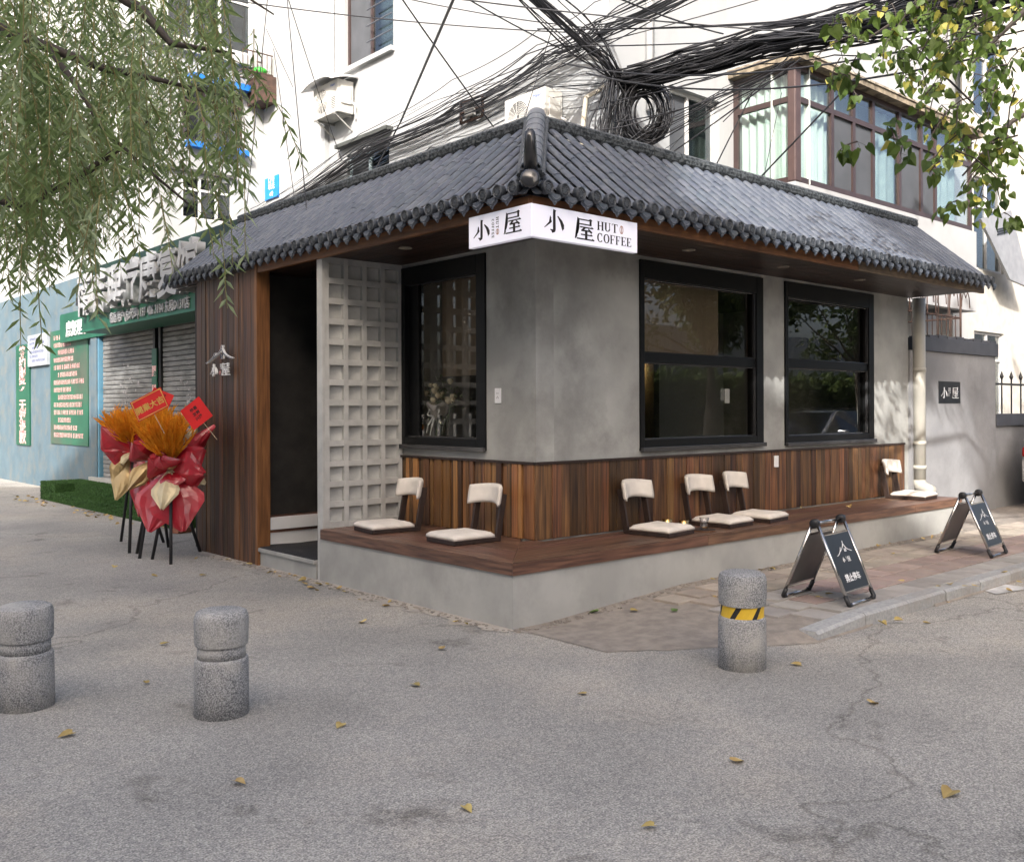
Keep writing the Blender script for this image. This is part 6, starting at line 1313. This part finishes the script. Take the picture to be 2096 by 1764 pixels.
# ---------------------------------------------------------------- fallen leaves
fallen = M('dry fallen leaf', (.52, .40, .16), .8, c2=(.36, .25, .09), scale=14, rnd=.3); fgreen = M('green fallen leaf', (.12, .19, .05), .7, c2=(.08, .13, .04), scale=14)
fm = MB(); heart(fm, Vector((0, 0, 0)), Vector((1, 0, 0)), .062, Vector((0, 0, 1))); lo_z = min(v[2] for v in fm.v); fm.v = [(x, y, z-lo_z) for x, y, z in fm.v]
lm1 = fm.mesh('leaf', fallen); lm2 = fm.mesh('leaf', fgreen)
spots = [(310, 1178), (235, 1158), (410, 1178), (600, 1178), (560, 1170), (700, 1210), (785, 1242), (630, 1205), (745, 1275), (440, 1250), (1225, 1253), (1290, 1250), (1380, 1252), (1395, 1226), (1300, 1222), (1460, 1222), (1440, 1170), (1780, 1118), (1828, 1135), (1920, 1200), (1850, 1190), (1690, 1216), (1680, 1222), (1800, 1255), (1810, 1258), (1990, 1198), (1970, 1200), (1945, 1195), (2060, 1172), (1890, 1275), (905, 1330), (300, 1400), (700, 1480), (1200, 1420), (1500, 1560), (1780, 1440), (480, 1600), (950, 1650), (1950, 1620), (150, 1500), (1340, 1690), (330, 1320), (845, 1400), (1640, 1360)]
for i, (x, y) in enumerate(spots):
    p = onZ(x, y, .006); 
    if -.7 > p.y > -2.12 and p.x > -.5: p = onZ(x, y, pavz(p.x)+.012); p = onZ(x, y, pavz(p.x)+.013)
    o = link('fallen_leaf', lm2 if i in (10, 12, 13) else lm1); o.location = p; s = random.uniform(.7, 1.15); o.scale = (s, s*random.uniform(.6, 1), s*random.uniform(.5, 1.4)); o.rotation_euler = (random.uniform(-.2, .2), random.uniform(-.2, .2), random.uniform(0, 6.3))
    tag(o, 'single green leaf fallen on the paving by the taped bollard' if i in (10, 12, 13) else 'single dry yellow leaf lying on the ground', 'leaf', 'green leaves by the taped bollard' if i in (10, 12, 13) else 'fallen yellow leaves')
for i in range(40):
    t_ = random.random(); p = Vector((-.93-abs(random.gauss(0, .10)), -.8+5.0*t_, .008)) if i % 2 else Vector((1.2+6*t_, -.74-abs(random.gauss(0, .07)), PZ+.02))
    if i % 5 == 0: p = Vector((.6+6*t_, -2.31-abs(random.gauss(0, .05)), .012))
    o = link('fallen_leaf', lm1); o.location = p; s = random.uniform(.45, 1.1); o.scale = (s, s*random.uniform(.5, 1), s*random.uniform(.5, 2)); o.rotation_euler = (random.uniform(-.4, .4), random.uniform(-.4, .4), random.uniform(0, 6.3)); tag(o, 'single dry leaf caught along the bench foot or kerb', 'leaf', 'dry leaves along the bench foot and kerb')
for i in range(46):
    p = Vector((random.uniform(-.75, -.38), random.uniform(6.2, 13), .006)); o = link('fallen_leaf', lm1); o.location = p; o.rotation_euler = (random.uniform(-.4, .4), random.uniform(-.4, .4), random.uniform(0, 6)); tag(o, 'single dry leaf in the drift along the turf steps', 'leaf', 'leaf drift along the turf steps')
for (x, y) in ((1640, 1040), (1738, 1035)):
    o = link('fallen_leaf', lm1); o.location = onZ(x, y, BZ+.008); o.rotation_euler = (.3, .2, x); tag(o, 'single dry yellow leaf lying on the bench planks', 'leaf', 'dry leaves on the bench')
# ---------------------------------------------------------------- flower vase inside the left window
vz = Vector((.17, 1.46, LW[2]+.09)); vs_t = thing('flower_vase', 'bouquet of cream roses in a glass vase with a white ribbon behind the window', 'vase', vz)
bx('ledge', (.075, LW[0]+.01, LW[2]+.005), (.6, LW[1]-.01, LW[2]+.089), darkwood, ins)
MB().lathe([(0, 0), (.065, 0), (.07, .02), (.075, .24), (.07, .24), (.06, .02), (0, .015)], vz, 20).build('vase', glass_c, vs_t, smooth=True); rnd = random.Random(2); b = MB()
for k in range(12): b.tube([vz+Vector((rnd.gauss(0, .02), rnd.gauss(0, .02), .03)), vz+Vector((rnd.gauss(0, .05), rnd.gauss(0, .07), .34))], .004, 4)
b.build('stems', M('green stem', (.08, .16, .04), .6), vs_t); rose = M('cream rose', (.72, .64, .46), .7, c2=(.6, .5, .34), scale=20); fmn = MB()
for k in range(18):
    c = vz+Vector((rnd.uniform(-.08, .02), rnd.gauss(0, .13), .36+rnd.gauss(0, .07))); r = rnd.uniform(.02, .034); q = MB().lathe([(0, -r), (r*.7, -r*.6), (r, .1*r), (r*.75, r*.8), (r*.35, r*.75), (0, r*.5)], c, 10); q.build('rose', rose, vs_t, smooth=True)
for k in range(160): add_leaf(fmn, vz+Vector((rnd.gauss(0, .05), rnd.gauss(.0, .13), .36+rnd.gauss(0, .08))), Vector((rnd.gauss(0, 1), rnd.gauss(0, 1), rnd.gauss(.3, 1))), .05, .022, Vector((rnd.gauss(0, 1), rnd.gauss(0, 1), 1)))
fmn.build('leaves', M('sage leaf', (.16, .20, .11), .7), vs_t); b = MB(); b.grid(lambda u, v: vz+Vector((-.03-.09*math.cos(u*6.28)*(.6+.5*v), .12*math.sin(u*6.28)*(.6+.6*v)+.0, .20+.12*v+.015*math.sin(u*25))), 30, 4); b.build('wrap_paper', M('grey tissue', (.5, .47, .45), .7, trans=.3), vs_t, smooth=True)
rb_ = M('white ribbon', (.75, .77, .80), .5); b = MB()
for (w0, pts) in ((.02, [(0, .0, .22), (-.02, .05, .27), (-.02, .09, .22), (0, .02, .20)]), (.02, [(0, 0, .22), (-.02, -.05, .28), (-.02, -.10, .25), (0, 0, .21)]), (.018, [(0, .02, .2), (-.02, .08, .12), (-.02, .10, .05)]), (.018, [(0, .01, .2), (-.02, .03, .1), (-.02, .05, .03)])):
    P = [vz+Vector((-.075, 0, 0))+Vector(p) for p in pts]
    for a, c in zip(P, P[1:]): b.beam(a, c, .003, w0)
b.build('ribbon', rb_, vs_t)
# small things on the cafe window ledge at the right
bx('ledge', (1.26, .2, W1[2]-.06), (3.1, .5, W1[2]-.005), darkwood, ins)
sbg = thing('paper_bag', 'clear carrier bag with a white carton on the sill inside the window', 'bag', (1.40, .33, W1[2])); b = MB(); b.box((1.33, .28, W1[2]-.004), (1.46, .40, W1[2]+.22)); b.build('carton', M('carton', (.62, .58, .54), .7), sbg); b = MB(); b.tube([(1.36, .34, W1[2]+.22), (1.39, .34, W1[2]+.31), (1.45, .34, W1[2]+.31), (1.50, .34, W1[2]+.05)], .006, 5); b.build('handle', rb_, sbg)
nt_ = thing('paper_note', 'two small white notes stuck inside the lower window pane', 'note', (2.86, .09, 1.6)); bx('sheet', (2.62, .082, 1.56), (2.70, .084, 1.70), white_m, nt_); bx('sheet', (2.55, .0825, 1.58), (2.61, .0835, 1.70), M('grey note', (.4, .4, .4), .7), nt_)
